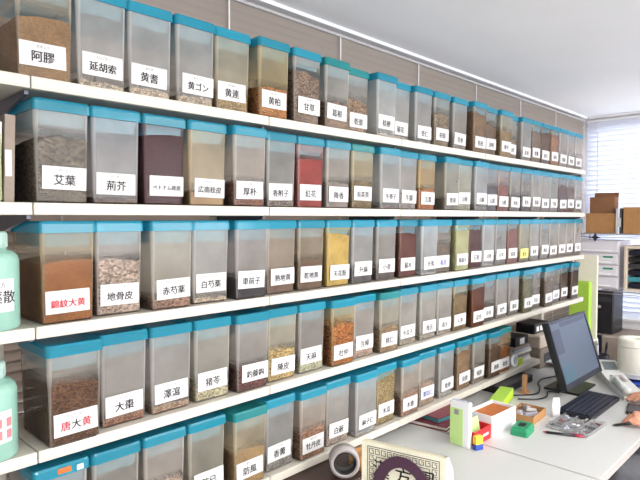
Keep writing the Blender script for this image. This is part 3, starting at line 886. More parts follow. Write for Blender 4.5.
def open_box(t, L, W, H, th_, mo, name='carton'):
    bm = new_bm()
    box(bm, -L / 2, L / 2, -W / 2, W / 2, 0, th_)
    box(bm, -L / 2, L / 2, -W / 2, -W / 2 + th_, th_, H); box(bm, -L / 2, L / 2, W / 2 - th_, W / 2, th_, H)
    box(bm, -L / 2, -L / 2 + th_, -W / 2 + th_, W / 2 - th_, th_, H); box(bm, L / 2 - th_, L / 2, -W / 2 + th_, W / 2 - th_, th_, H)
    return obj(name, bm, mo, t)
t = thing('leather_case', 'dark brown leather case lying on the desk below the containers, by the tape rolls', 'case', (1.30, 1.30, ZD), 0)
bm = new_bm(); loft(bm, [rrect(.63, .26, .03, 0), rrect(.64, .27, .03, .006), rrect(.64, .27, .03, .030), rrect(.62, .25, .03, .040)], smooth=False); obj('case', bm, M['leather'], t)
bm = new_bm(); box(bm, -.226, .226, -.1358, -.1345, .016, .021); obj('zip', bm, M['chrome'], t)
bm = new_bm(); box(bm, -.06, .06, -.148, -.1375, .012, .026, bev=.004); obj('handle', bm, M['black'], t)
t = thing('stapler', 'black stapler lying before the dark brown leather case', 'stapler', (1.12, 1.05, ZD), .5)
bm = new_bm(); box(bm, -.07, .07, -.016, .016, 0, .012, bev=.004); obj('base', bm, M['black'], t)
bm = new_bm(); box(bm, -.065, .068, -.014, .014, .018, .046, bev=.006, rot=Matrix.Rotation(-.12, 3, 'Y')); obj('arm', bm, M['dark'], t)

# white document box with a green strip
t = thing('document_box', 'white upright document box with pale green note down its side, on the desk', 'box', (1.952, 1.075, ZD), 0)
bm = new_bm(); box(bm, 0, .022, 0, .085, 0, .178, bev=.003); obj('box_body', bm, M['white'], t)
bm = new_bm(); box(bm, .003, .019, .004, .081, .1785, .1800); obj('lid', bm, M['greyfile'], t)
bm = new_bm(); box(bm, -.0022, -.0004, .028, .084, .004, .150); obj('note', bm, M['lime_p'], t)
bm = new_bm(); box(bm, -.0034, -.0024, .045, .065, .125, .145); obj('clip', bm, M['desk_leg'], t)

# red box, card, yellow packet
t = thing('red_carton', 'small red open carton with white print on the desk beside the document box', 'box', (2.052, 1.108, ZD), math.radians(0))
open_box(t, .132, .078, .056, .003, M['redbox'])
bm = new_bm(); box(bm, .0, .045, -.0402, -.0392, .022, .032); obj('print', bm, M['paper'], t)
bm = new_bm(); box(bm, -.064, -.005, 0, .003, 0, .052, rot=Matrix.Rotation(-.2, 3, 'X')); bmesh.ops.translate(bm, verts=bm.verts, vec=(0, .036, .0568)); obj('lid_flap', bm, M['redbox'], t)
t = thing('card', 'cream paper card propped up inside the red carton', 'card', (2.048, 1.100, ZD + .004), math.radians(0))
bm = new_bm(); box(bm, -.048, .048, -.001, .001, 0, .085, rot=Matrix.Rotation(-.22, 3, 'X')); obj('sheet', bm, M['lime_p'], t)
t = thing('small_packet', 'little yellow and blue packet leaning at the end of the red carton', 'packet', (1.975, 1.050, ZD), math.radians(-20))
bm = new_bm(); box(bm, -.018, .018, -.010, .010, .022, .054, bev=.002); obj('packet', bm, M['yellow'], t)
bm = new_bm(); box(bm, -.0182, .0182, -.0102, .0102, 0, .0215, bev=.002); obj('band', bm, M['bluep'], t)
t = thing('white_carton', 'white open carton lined with orange-brown card, behind the green box', 'box', (2.236, 1.124, ZD), -.05)
open_box(t, .20, .115, .082, .004, M['white'])
bm = new_bm(); box(bm, -.095, .095, -.052, .052, .0045, .070, bev=.003); obj('inner_card', bm, M['orange'], t)
# green plastic box
t = thing('green_box', 'small green plastic box with a dark slot on the white desk', 'box', (2.262, 1.000, ZD), math.radians(8))
bm = new_bm(); loft(bm, [rrect(.105, .072, .008, 0), rrect(.105, .072, .008, .020), rrect(.090, .058, .008, .034)], smooth=False); obj('case', bm, M['green'], t)
bm = new_bm(); box(bm, -.022, .022, -.014, .014, .0335, .0348); obj('slot', bm, M['black'], t)
# kraft tray of grey bits
t = thing('kraft_tray', 'shallow brown cardboard tray behind the clear compartment tray', 'tray', (2.445, 1.062, ZD), math.radians(4))
open_box(t, .165, .115, .036, .004, M['kraft'])
for k, (x, y, a) in enumerate(((-.05, .02, .3), (.03, -.01, -.5), (.05, .03, .9))):
    t = thing('tape_dispenser', ['grey plastic clip in the brown tray, toward the white carton', 'grey plastic clip in the middle of the brown tray', 'grey plastic clip in the brown tray, toward the keyboard'][k], 'clip', (2.445 + x * .8, 1.062 + y * .8, ZD + .0045), a, 'grey clips in the brown tray')
    t.name = 'plastic_clip'
    bm = new_bm(); box(bm, -.035, .035, -.012, .012, 0, .018, bev=.004); obj('jaw', bm, M['greyfile'], t)
    bm = new_bm(); box(bm, -.035, .02, -.010, .010, .020, .036, bev=.004, rot=Matrix.Rotation(.2, 3, 'Y')); obj('jaw', bm, M['tapegrey'], t)
# objects at the back under the bottom shelf
t = thing('lime_box', 'bright lime green box under the bottom shelf behind the cartons', 'box', (2.555, 1.235, ZD), math.radians(14))
bm = new_bm(); box(bm, -.12, .12, -.032, .032, 0, .040, bev=.004); obj('case', bm, M['lime_b'], t)
bm = new_bm(); box(bm, -.121, .121, -.033, .033, .0405, .048, bev=.003); obj('lid', bm, M['lime'], t)
t = thing('adapter_box', 'black cable box under the shelf end behind the monitor', 'box', (2.86, 1.40, ZD), 0)
bm = new_bm(); box(bm, -.19, .16, -.12, .14, 0, .038, bev=.005); obj('case', bm, M['black'], t)
bm = new_bm()
for k in range(6): box(bm, -.16 + k * .05, -.13 + k * .05, -.1212, -.1195, .010, .028)
obj('sockets', bm, M['dark'], t)
t = thing('book', 'dark red book lying under the shelf behind the red carton', 'book', (2.16, 1.34, ZD), .15, 'books lying under the bottom shelf')
bm = new_bm(); box(bm, -.13, .13, -.09, .09, 0, .004); box(bm, -.13, .13, -.09, .09, .016, .019); box(bm, -.13, .13, .086, .09, .004, .016); obj('cover', bm, M['maroon'], t)
bm = new_bm(); box(bm, -.126, .126, -.086, .085, .0045, .0155); obj('pages', bm, M['offwhite'], t)
t = thing('book', 'teal covered book lying on the dark red book', 'book', (2.17, 1.345, ZD + .0195), -.1, 'books lying under the bottom shelf')
bm = new_bm(); box(bm, -.11, .11, -.08, .08, 0, .004); box(bm, -.11, .11, -.08, .08, .02, .024); box(bm, -.11, .11, .076, .08, .004, .02); obj('cover', bm, M['maroon'], t)
t['label'] = 'thinner maroon book on top of the dark red book'
bm = new_bm(); box(bm, -.106, .106, -.076, .075, .0045, .0195); obj('pages', bm, M['teal'], t)
t = thing('wooden_stand', 'short tan wooden stand under the end of the bottom shelf', 'stand', (2.79, 1.225, ZD))
bm = new_bm(); box(bm, -.026, .026, -.022, .022, 0, .010, bev=.002); obj('base', bm, M['wood'], t)
bm = new_bm(); box(bm, -.014, .014, -.009, .009, .0102, .095, bev=.002); obj('post', bm, M['wood'], t)

# ------------------------------------------------------------------ things at the end of the bottom shelf
ZS = HB[4] + TH
random.seed(9)
for k in range(6):
    tt = tag(obj('paper_stack', (lambda b: (box(b, -.105, .105, -.09, .09, 0, .0145, bev=.001), b)[1])(new_bm()), [M['offwhite'], M['greyfile'], M['taupe']][k % 3], None, (3.135 + random.uniform(-.008, .008), 1.48, ZS + .0148 * k), random.uniform(-.06, .06)),
        f'paper pad in the pile at the end of the bottom shelf, {ORD[k]} from below', 'paper', 'pads piled at the end of the bottom shelf')
t = thing('router', 'small black device with white front on the pile of pads', 'device', (3.145, 1.47, ZS + .0148 * 6 + .001))
bm = new_bm(); box(bm, -.085, .085, -.07, .07, 0, .05, bev=.004); obj('case', bm, M['black'], t)
bm = new_bm(); box(bm, -.03, .03, -.0716, -.0704, .008, .042); obj('front_plate', bm, M['white'], t)
t = thing('tape_roll', 'white tape roll standing at the end of the bottom shelf row', 'tape', (2.985, 1.375, ZS)); bm = new_bm()
ring_roll(t, .034, .018, .02, M['white'], M['greyfile'])
bm.free()
t = thing('note_pad', 'bright lime sticky note pad on the bottom shelf end', 'note pad', (3.055, 1.372, ZS)); bm = new_bm(); box(bm, -.025, .025, -.006, .006, 0, .035, bev=.001); obj('pad', bm, M['lime_b'], t)

t = thing('printer', 'grey-beige desktop printer past the bottom shelf end behind the monitor', 'printer', (3.46, 1.50, ZD))
bm = new_bm(); box(bm, -.17, .17, -.15, .14, 0, .115, bev=.008); obj('body', bm, M['taupe'], t)
bm = new_bm(); box(bm, -.165, .165, -.145, .135, .117, .195, bev=.010); obj('scanner_lid', bm, M['beige'], t)
bm = new_bm(); box(bm, -.12, .12, -.152, -.1505, .03, .085); obj('paper_slot', bm, M['dark'], t)
bm = new_bm(); box(bm, -.10, .10, -.23, -.153, .03, .034); obj('paper_tray', bm, M['white'], t)
t = thing('card_reader', 'small black device with white buttons lying on the grey-beige printer', 'device', (3.42, 1.46, ZD + .196))
bm = new_bm(); box(bm, -.10, .10, -.06, .06, 0, .060, bev=.005); obj('case', bm, M['black'], t)
bm = new_bm()
for k in range(3): box(bm, -.075 + k * .055, -.040 + k * .055, -.0615, -.0602, .014, .044)
obj('buttons', bm, M['white'], t)
def cable(label, pts, r=.0035):
    pts = [Vector(q) for q in pts]; P = []
    for i in range(len(pts) - 1):
        p0, p1, p2, p3 = pts[max(i - 1, 0)], pts[i], pts[i + 1], pts[min(i + 2, len(pts) - 1)]
        for k in range(6):
            u = k / 6
            P.append(.5 * ((2 * p1) + (p2 - p0) * u + (2 * p0 - 5 * p1 + 4 * p2 - p3) * u * u + (3 * p1 - p0 - 3 * p2 + p3) * u ** 3))
    P.append(pts[-1]); secs = []
    for i, q in enumerate(P):
        d = (P[min(i + 1, len(P) - 1)] - P[max(i - 1, 0)]).normalized(); a = d.cross(Vector((0, 0, 1))).normalized(); b = a.cross(d)
        secs.append([tuple(q + (a * math.cos(2 * PI * k / 8) + b * math.sin(2 * PI * k / 8)) * r) for k in range(8)])
    bm = new_bm(); loft(bm, secs); tag(obj('cable', bm, M['black']), label, 'cable', 'cables behind the monitor')
zc = ZD + .0042
cable('black cable looping from the cable box toward the monitor base', [(2.70, 1.24, zc), (2.80, 1.17, zc), (2.92, 1.20, zc), (2.98, 1.235, zc), (3.08, 1.255, zc), (3.20, 1.22, zc)])
cable('black cable curling past the tan wooden stand', [(2.66, 1.20, zc), (2.72, 1.13, zc), (2.80, 1.115, zc), (2.88, 1.14, zc), (2.90, 1.09, zc)])

# ------------------------------------------------------------------ monitor, keyboard
t = thing('computer_monitor', 'black flat computer monitor with a lit grey-blue screen on the white desk', 'monitor', (3.0, 1.06, ZD))
tilt = Matrix.Rotation(math.radians(-17), 3, 'X')
W2, H2 = .255, .335
base = Vector((.02, -.055, .060))
def scr(nm, bm, m, par=t):
    bmesh.ops.rotate(bm, verts=bm.verts, cent=(0, 0, 0), matrix=tilt); bmesh.ops.translate(bm, verts=bm.verts, vec=base); return obj(nm, bm, m, par)
bm = new_bm(); box(bm, -W2, W2, .004, .034, 0, H2, bev=.005)
hous = scr('housing', bm, M['black'])
bm = new_bm(); fr = .014
box(bm, -W2, W2, -.004, .0035, 0, .026, bev=.001); box(bm, -W2, W2, -.004, .0035, H2 - fr, H2, bev=.001); box(bm, -W2, -W2 + fr, -.004, .0035, .0262, H2 - fr - .0002, bev=.001); box(bm, W2 - fr, W2, -.004, .0035, .0262, H2 - fr - .0002, bev=.001)
scr('bezel', bm, M['navy'])
bm = new_bm(); box(bm, -W2 + fr, W2 - fr, .001, .0034, .026, H2 - fr)
sc_ = scr('screen', bm, M['screen'])
bm = new_bm(); box(bm, -W2 + fr, -.09, .0002, .0009, .03, .11); 
x = scr('window', bm, M['screen2'], sc_)
bm = new_bm(); box(bm, -W2 + fr, -.14, .0002, .0009, .17, .29); box(bm, -.12, .225, .0002, .0009, H2 - .04, H2 - .018)
scr('side_panel', bm, M['screen3'], sc_)
bm = new_bm(); box(bm, -.02, .06, .045, .075, .012, .16, bev=.004); obj('neck', bm, M['black'], t)
bm = new_bm(); box(bm, -.08, .17, -.06, .12, 0, .012, bev=.004); obj('base', bm, M['black'], t)
t = thing('keyboard', 'black computer keyboard lying in front of the monitor', 'keyboard', (2.79, .910, ZD), 0)
bm = new_bm(); box(bm, -.200, .200, -.078, .078, 0, .018, bev=.003); obj('case', bm, M['black'], t)
bm = new_bm()
for rr in range(6):
    for c in range(20):
        x = -.190 + c * .0191; y = -.068 + rr * .0232
        box(bm, x, x + .0165, y, y + .0195, .0181, .0235)
obj('keys', bm, M['navy'], t)
t = thing('paper_tag', 'white upright paper tag standing at the keyboard corner', 'tag', (2.548, .972, ZD), math.radians(-46))
bm = new_bm(); loft(bm, [rrect(.032, .012, .004, 0), rrect(.038, .010, .004, .05), rrect(.028, .008, .003, .088)], smooth=True); obj('card', bm, M['white'], t)

# clear compartment tray
t = thing('compartment_tray', 'clear plastic compartment tray of small parts between pen and keyboard', 'tray', (2.49, .862, ZD), math.radians(-2))
bm = new_bm()
box(bm, -.105, .105, -.085, .085, 0, .002)
for y in (-.085, -.03, .03, .083): box(bm, -.105, .105, y, y + .002, .002, .016)
for x in (-.105, -.035, .035, .103): box(bm, x, x + .002, -.083, .083, .002, .016)
obj('tray', bm, M['tray'], t)
random.seed(5)
cells = [(-.07, -.055), (0, -.055), (.07, -.055), (-.07, .002), (0, .002), (.07, .002), (-.07, .058), (0, .058), (.07, .058)]
bitm = [M['tapegrey'], M['dark'], M['maroon'], M['greyfile'], M['white']]
pos9 = ['front near', 'front middle', 'front far', 'centre near', 'exact centre', 'centre far', 'rear near', 'rear middle', 'rear far']
for k, (x, y) in enumerate(cells):
    bm = new_bm()
    for q in range(5):
        px, py = x + random.uniform(-.020, .020), y + random.uniform(-.014, .014)
        box(bm, px - .006, px + .006, py - .005, py + .005, .0022 + q * .0024, .0044 + q * .0024, bev=.0006)
    bm2 = obj('small_parts', bm, bitm[k % 5], None, (2.49, .862, ZD), math.radians(-2))
    tag(bm2, f'heap of small parts in the {pos9[k]} cell of the clear tray', 'parts', 'small parts in the clear tray', 'stuff')
def pen(x, y, z, az, L, mb, mt, label, up=0.0):
    t = thing('pen', label, 'pen', (x, y, z), az)
    d = Vector((math.cos(up), 0, math.sin(up)))
    bm = new_bm(); cyl(bm, d * .012, d * (L * .78), .0055, .0055, 14); obj('barrel', bm, mb, t)
    bm = new_bm(); cyl(bm, d * 0, d * .012, .0012, .0055, 14); obj('tip', bm, mt, t)
    bm = new_bm(); cyl(bm, d * (L * .78), d * L, .0058, .0046, 14); box(bm, L * .70, L * .96, -.0012, .0012, .0062, .0078, rot=Matrix.Rotation(-up, 3, 'Y')) ; obj('cap', bm, mt, t)
    return t
pen(2.315, .935, ZD + .0062, math.atan2(-.135, .06), .155, M['black'], M['pen_red'], 'black and red pen lying on the white desk before the clear tray')

# ------------------------------------------------------------------ phone, paper roll, pen cup, partition
t = thing('desk_telephone', 'pale grey desk telephone with small display beside the monitor', 'telephone', (3.235, .905, ZD), math.atan2(.26, .38))
bm = new_bm()
sec = [(-.235, .022), (-.10, .030), (.02, .036), (.13, .052), (.20, .085), (.235, .088)]
for s in (1,):
    A = [bm.verts.new((x, -.055, z)) for x, z in sec] + [bm.verts.new((.24, -.055, 0)), bm.verts.new((-.24, -.055, 0))]
    B = [bm.verts.new((x, .055, z)) for x, z in sec] + [bm.verts.new((.24, .055, 0)), bm.verts.new((-.24, .055, 0))]
    bm.faces.new(A); bm.faces.new(B[::-1])
    for i in range(len(A)):
        j = (i + 1) % len(A); bm.faces.new((A[i], A[j], B[j], B[i]))
obj('base', bm, M['phone'], t)
bm = new_bm(); box(bm, -.034, .034, -.040, .030, 0, .002, rot=Matrix.Rotation(-.42, 3, 'Y')); bmesh.ops.translate(bm, verts=bm.verts, vec=(.166, 0, .071)); obj('display', bm, M['lcd'], t)
bm = new_bm()
for rr in range(4):
    for c in range(3):
        box(bm, -.02 + rr * .024, -.004 + rr * .024, -.036 + c * .022, -.020 + c * .022, .036 + rr * .001, .041 + rr * .002, bev=.001)
obj('keys', bm, M['tapegrey'], t)
bm = new_bm(); capsule(bm, (-.22, .036, .046), (-.03, .036, .052), .016, .016); blob(bm, (-.22, .036, .044), .026, .022, .018); blob(bm, (-.04, .036, .050), .026, .022, .018); obj('handset', bm, M['phone'], t)
t = thing('paper_roll', 'cream wrapped paper roll standing beside the telephone', 'paper roll', (3.44, .885, ZD + .021))
bm = new_bm(); lathe(bm, [(.02, .004), (.082, 0), (.086, .006), (.086, .205), (.082, .212), (.022, .212), (.020, .206)], 40, closed=True); obj('roll', bm, M['bundle'], t)
bm = new_bm(); lathe(bm, [(.087, .02), (.0878, .02), (.0878, .03), (.087, .03)], 40, closed=True); obj('band', bm, M['offwhite'], t)
bm = new_bm(); lathe(bm, [(.087, .17), (.0878, .17), (.0878, .178), (.087, .178)], 40, closed=True); obj('band', bm, M['offwhite'], t)
t = thing('blue_tray', 'royal blue plastic tray under the cream paper roll', 'tray', (3.43, .870, ZD))
bm = new_bm(); box(bm, -.16, .14, -.12, .11, 0, .008, bev=.002); box(bm, -.16, -.152, -.12, .11, .008, .02); box(bm, .132, .14, -.12, .11, .008, .02); box(bm, -.152, .132, -.12, -.112, .008, .02); box(bm, -.152, .132, .102, .11, .008, .02); obj('tray', bm, M['bluep'], t)
t = thing('pouch', 'pink cloth pouch lying before the blue tray', 'pouch', (3.20, .765, ZD), .3)
bm = new_bm(); loft(bm, [rrect(.12, .05, .02, 0), rrect(.14, .07, .02, .012), rrect(.11, .04, .015, .028)], smooth=True); obj('bag', bm, M['pinkp'], t)
bm = new_bm(); box(bm, -.05, .05, -.002, .002, .0285, .031); obj('zip', bm, M['white'], t)
t = thing('pen_cup', 'dark navy pen cup between telephone and cream paper roll', 'pen cup', (3.50, 1.075, ZD))
bm = new_bm(); lathe(bm, [(0, 0), (.036, 0), (.040, .1), (.037, .1), (.033, .004), (0, .004)], 28); obj('cup', bm, M['navy'], t)
pen(3.492, 1.085, ZD + .008, 2.5, .19, M['white'], M['white'], 'white pen sticking up out of the navy pen cup', 1.46)
pen(3.505, 1.065, ZD + .008, -.6, .165, M['navy'], M['black'], 'dark blue pen sticking up out of the navy pen cup', 1.45)
t = thing('low_partition', 'taupe cloth desk partition with black edge post behind the paper roll', 'partition', (3.685, .95, 0))
bm = new_bm(); box(bm, -.015, .015, -.50, .18, .08, ZD + .175, bev=.004); obj('panel', bm, M['taupe'], t)
bm = new_bm(); box(bm, -.018, .018, .181, .206, .0, ZD + .18, bev=.003); obj('post', bm, M['navy'], t)
bm = new_bm(); box(bm, -.018, .018, -.525, -.501, .0, ZD + .18, bev=.003); obj('post', bm, M['navy'], t)

# ------------------------------------------------------------------ far corner
t = thing('cream_panel', 'cream upright panel at the shelf end behind the lime green file', 'panel', (4.35, 1.50, ZD))
bm = new_bm(); box(bm, -.012, .012, -.125, .03, 0, .625, bev=.003); obj('board', bm, M['cream'], t)
bm = new_bm(); box(bm, -.06, -.0125, -.12, .025, 0, .012); obj('foot', bm, M['cream'], t)
bm = new_bm(); box(bm, .0125, .09, -.12, .025, 0, .012); obj('foot', bm, M['cream'], t)
t = thing('magazine_file', 'tall lime green magazine file standing before the cream panel', 'file', (4.275, 1.515, ZD))
bm = new_bm(); box(bm, -.05, .008, -.125, .018, 0, .44, bev=.006); obj('file_box', bm, M['lime'], t)
bm = new_bm(); box(bm, -.0512, -.0502, -.085, -.025, .10, .16); obj('spine_label', bm, M['lime_p'], t)
bm = new_bm(); lathe(bm, [(.011, 0), (.014, 0), (.014, .002), (.011, .002)], 20, closed=True); bmesh.ops.rotate(bm, verts=bm.verts, cent=(0, 0, 0), matrix=Matrix.Rotation(PI / 2, 3, 'Y')); bmesh.ops.translate(bm, verts=bm.verts, vec=(-.0525, -.055, .06)); obj('finger_ring', bm, M['chrome'], t)
t = thing('computer_tower', 'black computer tower with a silver badge on the far table', 'computer', (4.80, 1.415, ZD))
bm = new_bm(); box(bm, -.14, .10, -.06, .06, 0, .335, bev=.006); obj('case', bm, M['black'], t)
bm = new_bm(); box(bm, -.155, -.1405, -.058, .058, .002, .333, bev=.004); fp = obj('front_panel', bm, M['black'], t)
bm = new_bm(); cyl(bm, (-.159, .035, .21), (-.1555, .035, .21), .012, .012, 20); obj('badge', bm, M['chrome'], fp)
bm = new_bm(); box(bm, -.157, -.1552, -.045, .045, .25, .285); obj('drive_door', bm, M['dark'], fp)
# wire rack on the far table: three levels
t = thing('wire_rack', 'chrome wire rack against the far window holding drawers and cardboard boxes', 'rack', (4.78, 1.1, ZD))
rx0, rx1, ry0, ry1 = -.19, .19, -.62, .54
for x in (rx0, rx1):
    for y in (ry0, ry1):
        bm = new_bm(); cyl(bm, (x, y, 0), (x, y, .86), .010, .010, 14); obj('post', bm, M['chrome'], t)
for z in (.345, .775):
    bm = new_bm()
    for x in (rx0, 0, rx1): cyl(bm, (x, ry0, z), (x, ry1, z), .004, .004, 8)
    for x in (rx0, rx1): cyl(bm, (x, ry0, z - .022), (x, ry1, z - .022), .003, .003, 8)
    k = 0
    y = ry0
    while y <= ry1 + .001:
        cyl(bm, (rx0, y, z + .004), (rx1, y, z + .004),   .0013,   .0013, 6); y += .0232
    obj('wire_shelf', bm, M['chrome'], t)
ZR1, ZR2 = ZD + .3505, ZD + .7805
# white drawer unit
t = thing('drawer_unit', 'pale grey plastic drawer unit with two green tags on the wire rack', 'drawers', (4.78, 1.47, ZR1))
bm = new_bm(); box(bm, -.14, .15, -.155, .155, 0, .375, bev=.006); obj('carcass', bm, M['drawer'], t)
for k in range(4):
    z0 = .012 + k * .090
    bm = new_bm(); box(bm, -.158, -.141, -.148, .148, z0, z0 + .082, bev=.006); dr = obj('drawer', bm, M['drawer'], t)
    bm = new_bm(); box(bm, -.170, -.1585, -.10, .10, z0 + .010, z0 + .022, bev=.003); obj('handle', bm, M['white'], dr)
    if k in (1, 2):
        bm = new_bm(); box(bm, -.1598, -.1584, -.115, -.045, z0 + .052, z0 + .066); tg = obj('tag', bm, M['green'], dr); tg['label'] = 'green tag'
# beige cabinet of dark cassettes
t = thing('cassette_cabinet', 'beige cabinet of stacked dark trays beside the drawer unit on the rack', 'cabinet', (4.74, 1.08, ZR1))
bm = new_bm(); box(bm, -.13, .15, .175, .195, 0, .34, bev=.003); box(bm, -.13, .15, -.195, -.175, 0, .34, bev=.003); box(bm, -.13, .15, -.1745, .1745, 0, .02); box(bm, -.13, .15, -.1745, .1745, .32, .34); box(bm, .14, .15, -.1745, .1745, .02, .32); obj('frame', bm, M['beige'], t)
for k in range(6):
    bm = new_bm(); box(bm, -.105, .13, -.17, .17, .024 + k * .049, .058 + k * .049, bev=.0015); dd = obj('tray', bm, [M['navy'], M['teal'], M['navy'], M['dark'], M['black'], M['navy']][k], t)
    bm = new_bm(); box(bm, -.1075, -.1055, -.06, .06, .034 + k * .049, .048 + k * .049); obj('tray_label', bm, M['greyfile'], dd)
# cardboard boxes on the rack's top
def carton(x, y, z, L, W, H, rz, label, m, openl=False):
    t = thing('cardboard_box', label, 'box', (x, y, z), rz, 'cardboard boxes on the wire rack')
    if openl:
        open_box(t, L, W, H, .005, m, 'carton')
        bm = new_bm(); box(bm, 0, .005, -W / 2, W / 2, 0, H * .3, rot=Matrix.Rotation(.12, 3, 'Y')); bmesh.ops.translate(bm, verts=bm.verts, vec=(L / 2 + .001, 0, H)); obj('flap', bm, M['kraft_d'], t)
    else:
        bm = new_bm(); box(bm, -L / 2, L / 2, -W / 2, W / 2, 0, H, bev=.003); obj('carton', bm, m, t)
        bm = new_bm(); box(bm, -L / 2 - .0008, L / 2 + .0008, -.02, .02, H, H + .0008); obj('tape_strip', bm, M['amber'], t)
carton(4.77, 1.455, ZR2, .26, .215, .155, 0, 'brown cardboard box under the tilted box on the rack top', M['kraft'])
carton(4.72, 1.455, ZR2 + .156, .12, .175, .125, .04, 'darker cardboard box with open flap on top of another box', M['kraft_d'], True)
carton(4.77, 1.13, ZR2, .26, .33, .200, 0, 'wide brown cardboard box beside the grey upright files', M['kraft'])
for k in range(3):
    lb = ['grey upright file touching the stacked brown boxes', 'pale upright file between two other files on the rack top', 'darker grey upright file touching the wide brown box'][k]
    t = thing('document_file', lb, 'file', (4.74, 1.3375 - k * .0135, ZR2), 0, 'upright files between the cardboard boxes')
    bm = new_bm(); box(bm, -.11, .11, -.006, .006, 0, .19 + .014 * (k % 2), bev=.002); obj('cover', bm, [M['greyfile'], M['white'], M['dark']][k], t)
    bm = new_bm(); box(bm, -.1112, -.1098, -.004, .004, .05, .12); obj('spine_label', bm, M['paper'], t)
t = thing('hanging_ornament', 'dark blue star-shaped clip on the edge of the upper rack', 'clip', (4.578, 1.47, ZR2 - .03))
bm = new_bm()
pts = []
for k in range(8):
    a = PI / 4 * k; rr = .034 if k % 2 == 0 else .014
    pts.append((rr * math.cos(a) * 1.3, rr * math.sin(a)))
A = [bm.verts.new((-.006, y, z)) for y, z in pts]; B = [bm.verts.new((0, y, z)) for y, z in pts]
bm.faces.new(A); bm.faces.new(B[::-1])
for i in range(8): bm.faces.new((A[i], A[(i + 1) % 8], B[(i + 1) % 8], B[i]))
obj('star', bm, M['navy'], t)

# ------------------------------------------------------------------ the seated person (mostly outside the frame) and chair
PX, PY = 2.93, .30
chair = thing('office_chair', 'black office chair the person sits on at the white desk', 'chair', (PX, PY - .03, 0))
bm = new_bm(); loft(bm, [rrect(.42, .42, .06, .42), rrect(.47, .46, .07, .44), rrect(.46, .45, .07, .465)], smooth=True); obj('seat', bm, M['black'], chair)
bm = new_bm(); box(bm, -.20, .20, -.29, -.245, .56, 1.0, bev=.02); obj('backrest', bm, M['black'], chair)
bm = new_bm(); box(bm, -.03, .03, -.30, -.28, .40, .70, bev=.004); box(bm, -.03, .03, -.29, .0, .395, .418, bev=.004); obj('back_bracket', bm, M['dark'], chair)
bm = new_bm(); cyl(bm, (0, 0, .10), (0, 0, .42), .025, .025); obj('column', bm, M['dark'], chair)
for k in range(5):
    a = 2 * PI * k / 5 + .3
    bm = new_bm(); cyl(bm, (0, 0, .10), (.28 * math.cos(a), .28 * math.sin(a), .065), .022, .015, 12); lg = obj('leg', bm, M['dark'], chair)
    bm = new_bm(); c, s = math.cos(a), math.sin(a); cyl(bm, (.28 * c - .012 * s, .28 * s + .012 * c, .028), (.28 * c + .012 * s, .28 * s - .012 * c, .028), .027, .027, 16); obj('caster', bm, M['black'], lg)

person = thing('person', 'person in dark top and grey trousers sitting at the desk, hand holding a pen', 'person', (PX, PY, 0))
O = Vector((PX, PY, 0))
def pp(bm): bmesh.ops.translate(bm, verts=bm.verts, vec=-O); return bm
hipz, shz = .54, 1.02
sh = {-1: Vector((PX - .18, PY - .01, shz)), 1: Vector((PX + .18, PY - .01, shz))}
el = {-1: Vector((PX - .235, PY + .10, .775)), 1: Vector((PX + .25, PY + .16, .775))}
wr = {-1: Vector((2.705, .600, ZD + .036)), 1: Vector((3.085, .655, ZD + .036))}
hip = {-1: Vector((PX - .09, PY - .02, hipz)), 1: Vector((PX + .09, PY - .02, hipz))}
kn = {-1: Vector((2.755, PY + .44, .49)), 1: Vector((PX + .14, PY + .44, .49))}
an = {-1: Vector((2.76, PY + .46, .09)), 1: Vector((PX + .14, PY + .46, .09))}
bm = new_bm()
# trunk, neck, head
blob(bm, (PX, PY - .02, .58), .165, .115, .11); blob(bm, (PX, PY - .02, .73), .150, .105, .16); blob(bm, (PX, PY - .015, .91), .165, .108, .15); blob(bm, (PX, PY - .02, 1.0), .15, .085, .07)
capsule(bm, sh[-1], sh[1], .055, .055); capsule(bm, (PX, PY, 1.03), (PX, PY + .015, 1.13), .055, .052)
HC = Vector((PX, PY + .035, 1.235))
blob(bm, HC, .074, .094, .108); blob(bm, HC + Vector((0, .025, -.05)), .054, .062, .062)
blob(bm, HC + Vector((0, .098, -.012)), .011, .016, .020); blob(bm, HC + Vector((0, .106, -.024)), .015, .012, .010)
for s in (-1, 1):
    blob(bm, HC + Vector((s * .075, -.005, -.01)), .010, .020, .030)
    capsule(bm, sh[s], el[s], .046, .038); capsule(bm, el[s], wr[s], .038, .025)
    capsule(bm, hip[s], kn[s], .082, .058); capsule(bm, kn[s], an[s], .054, .036); capsule(bm, an[s] + Vector((0, -.02, -.04)), an[s] + Vector((0, .15, -.055)), .035, .030)
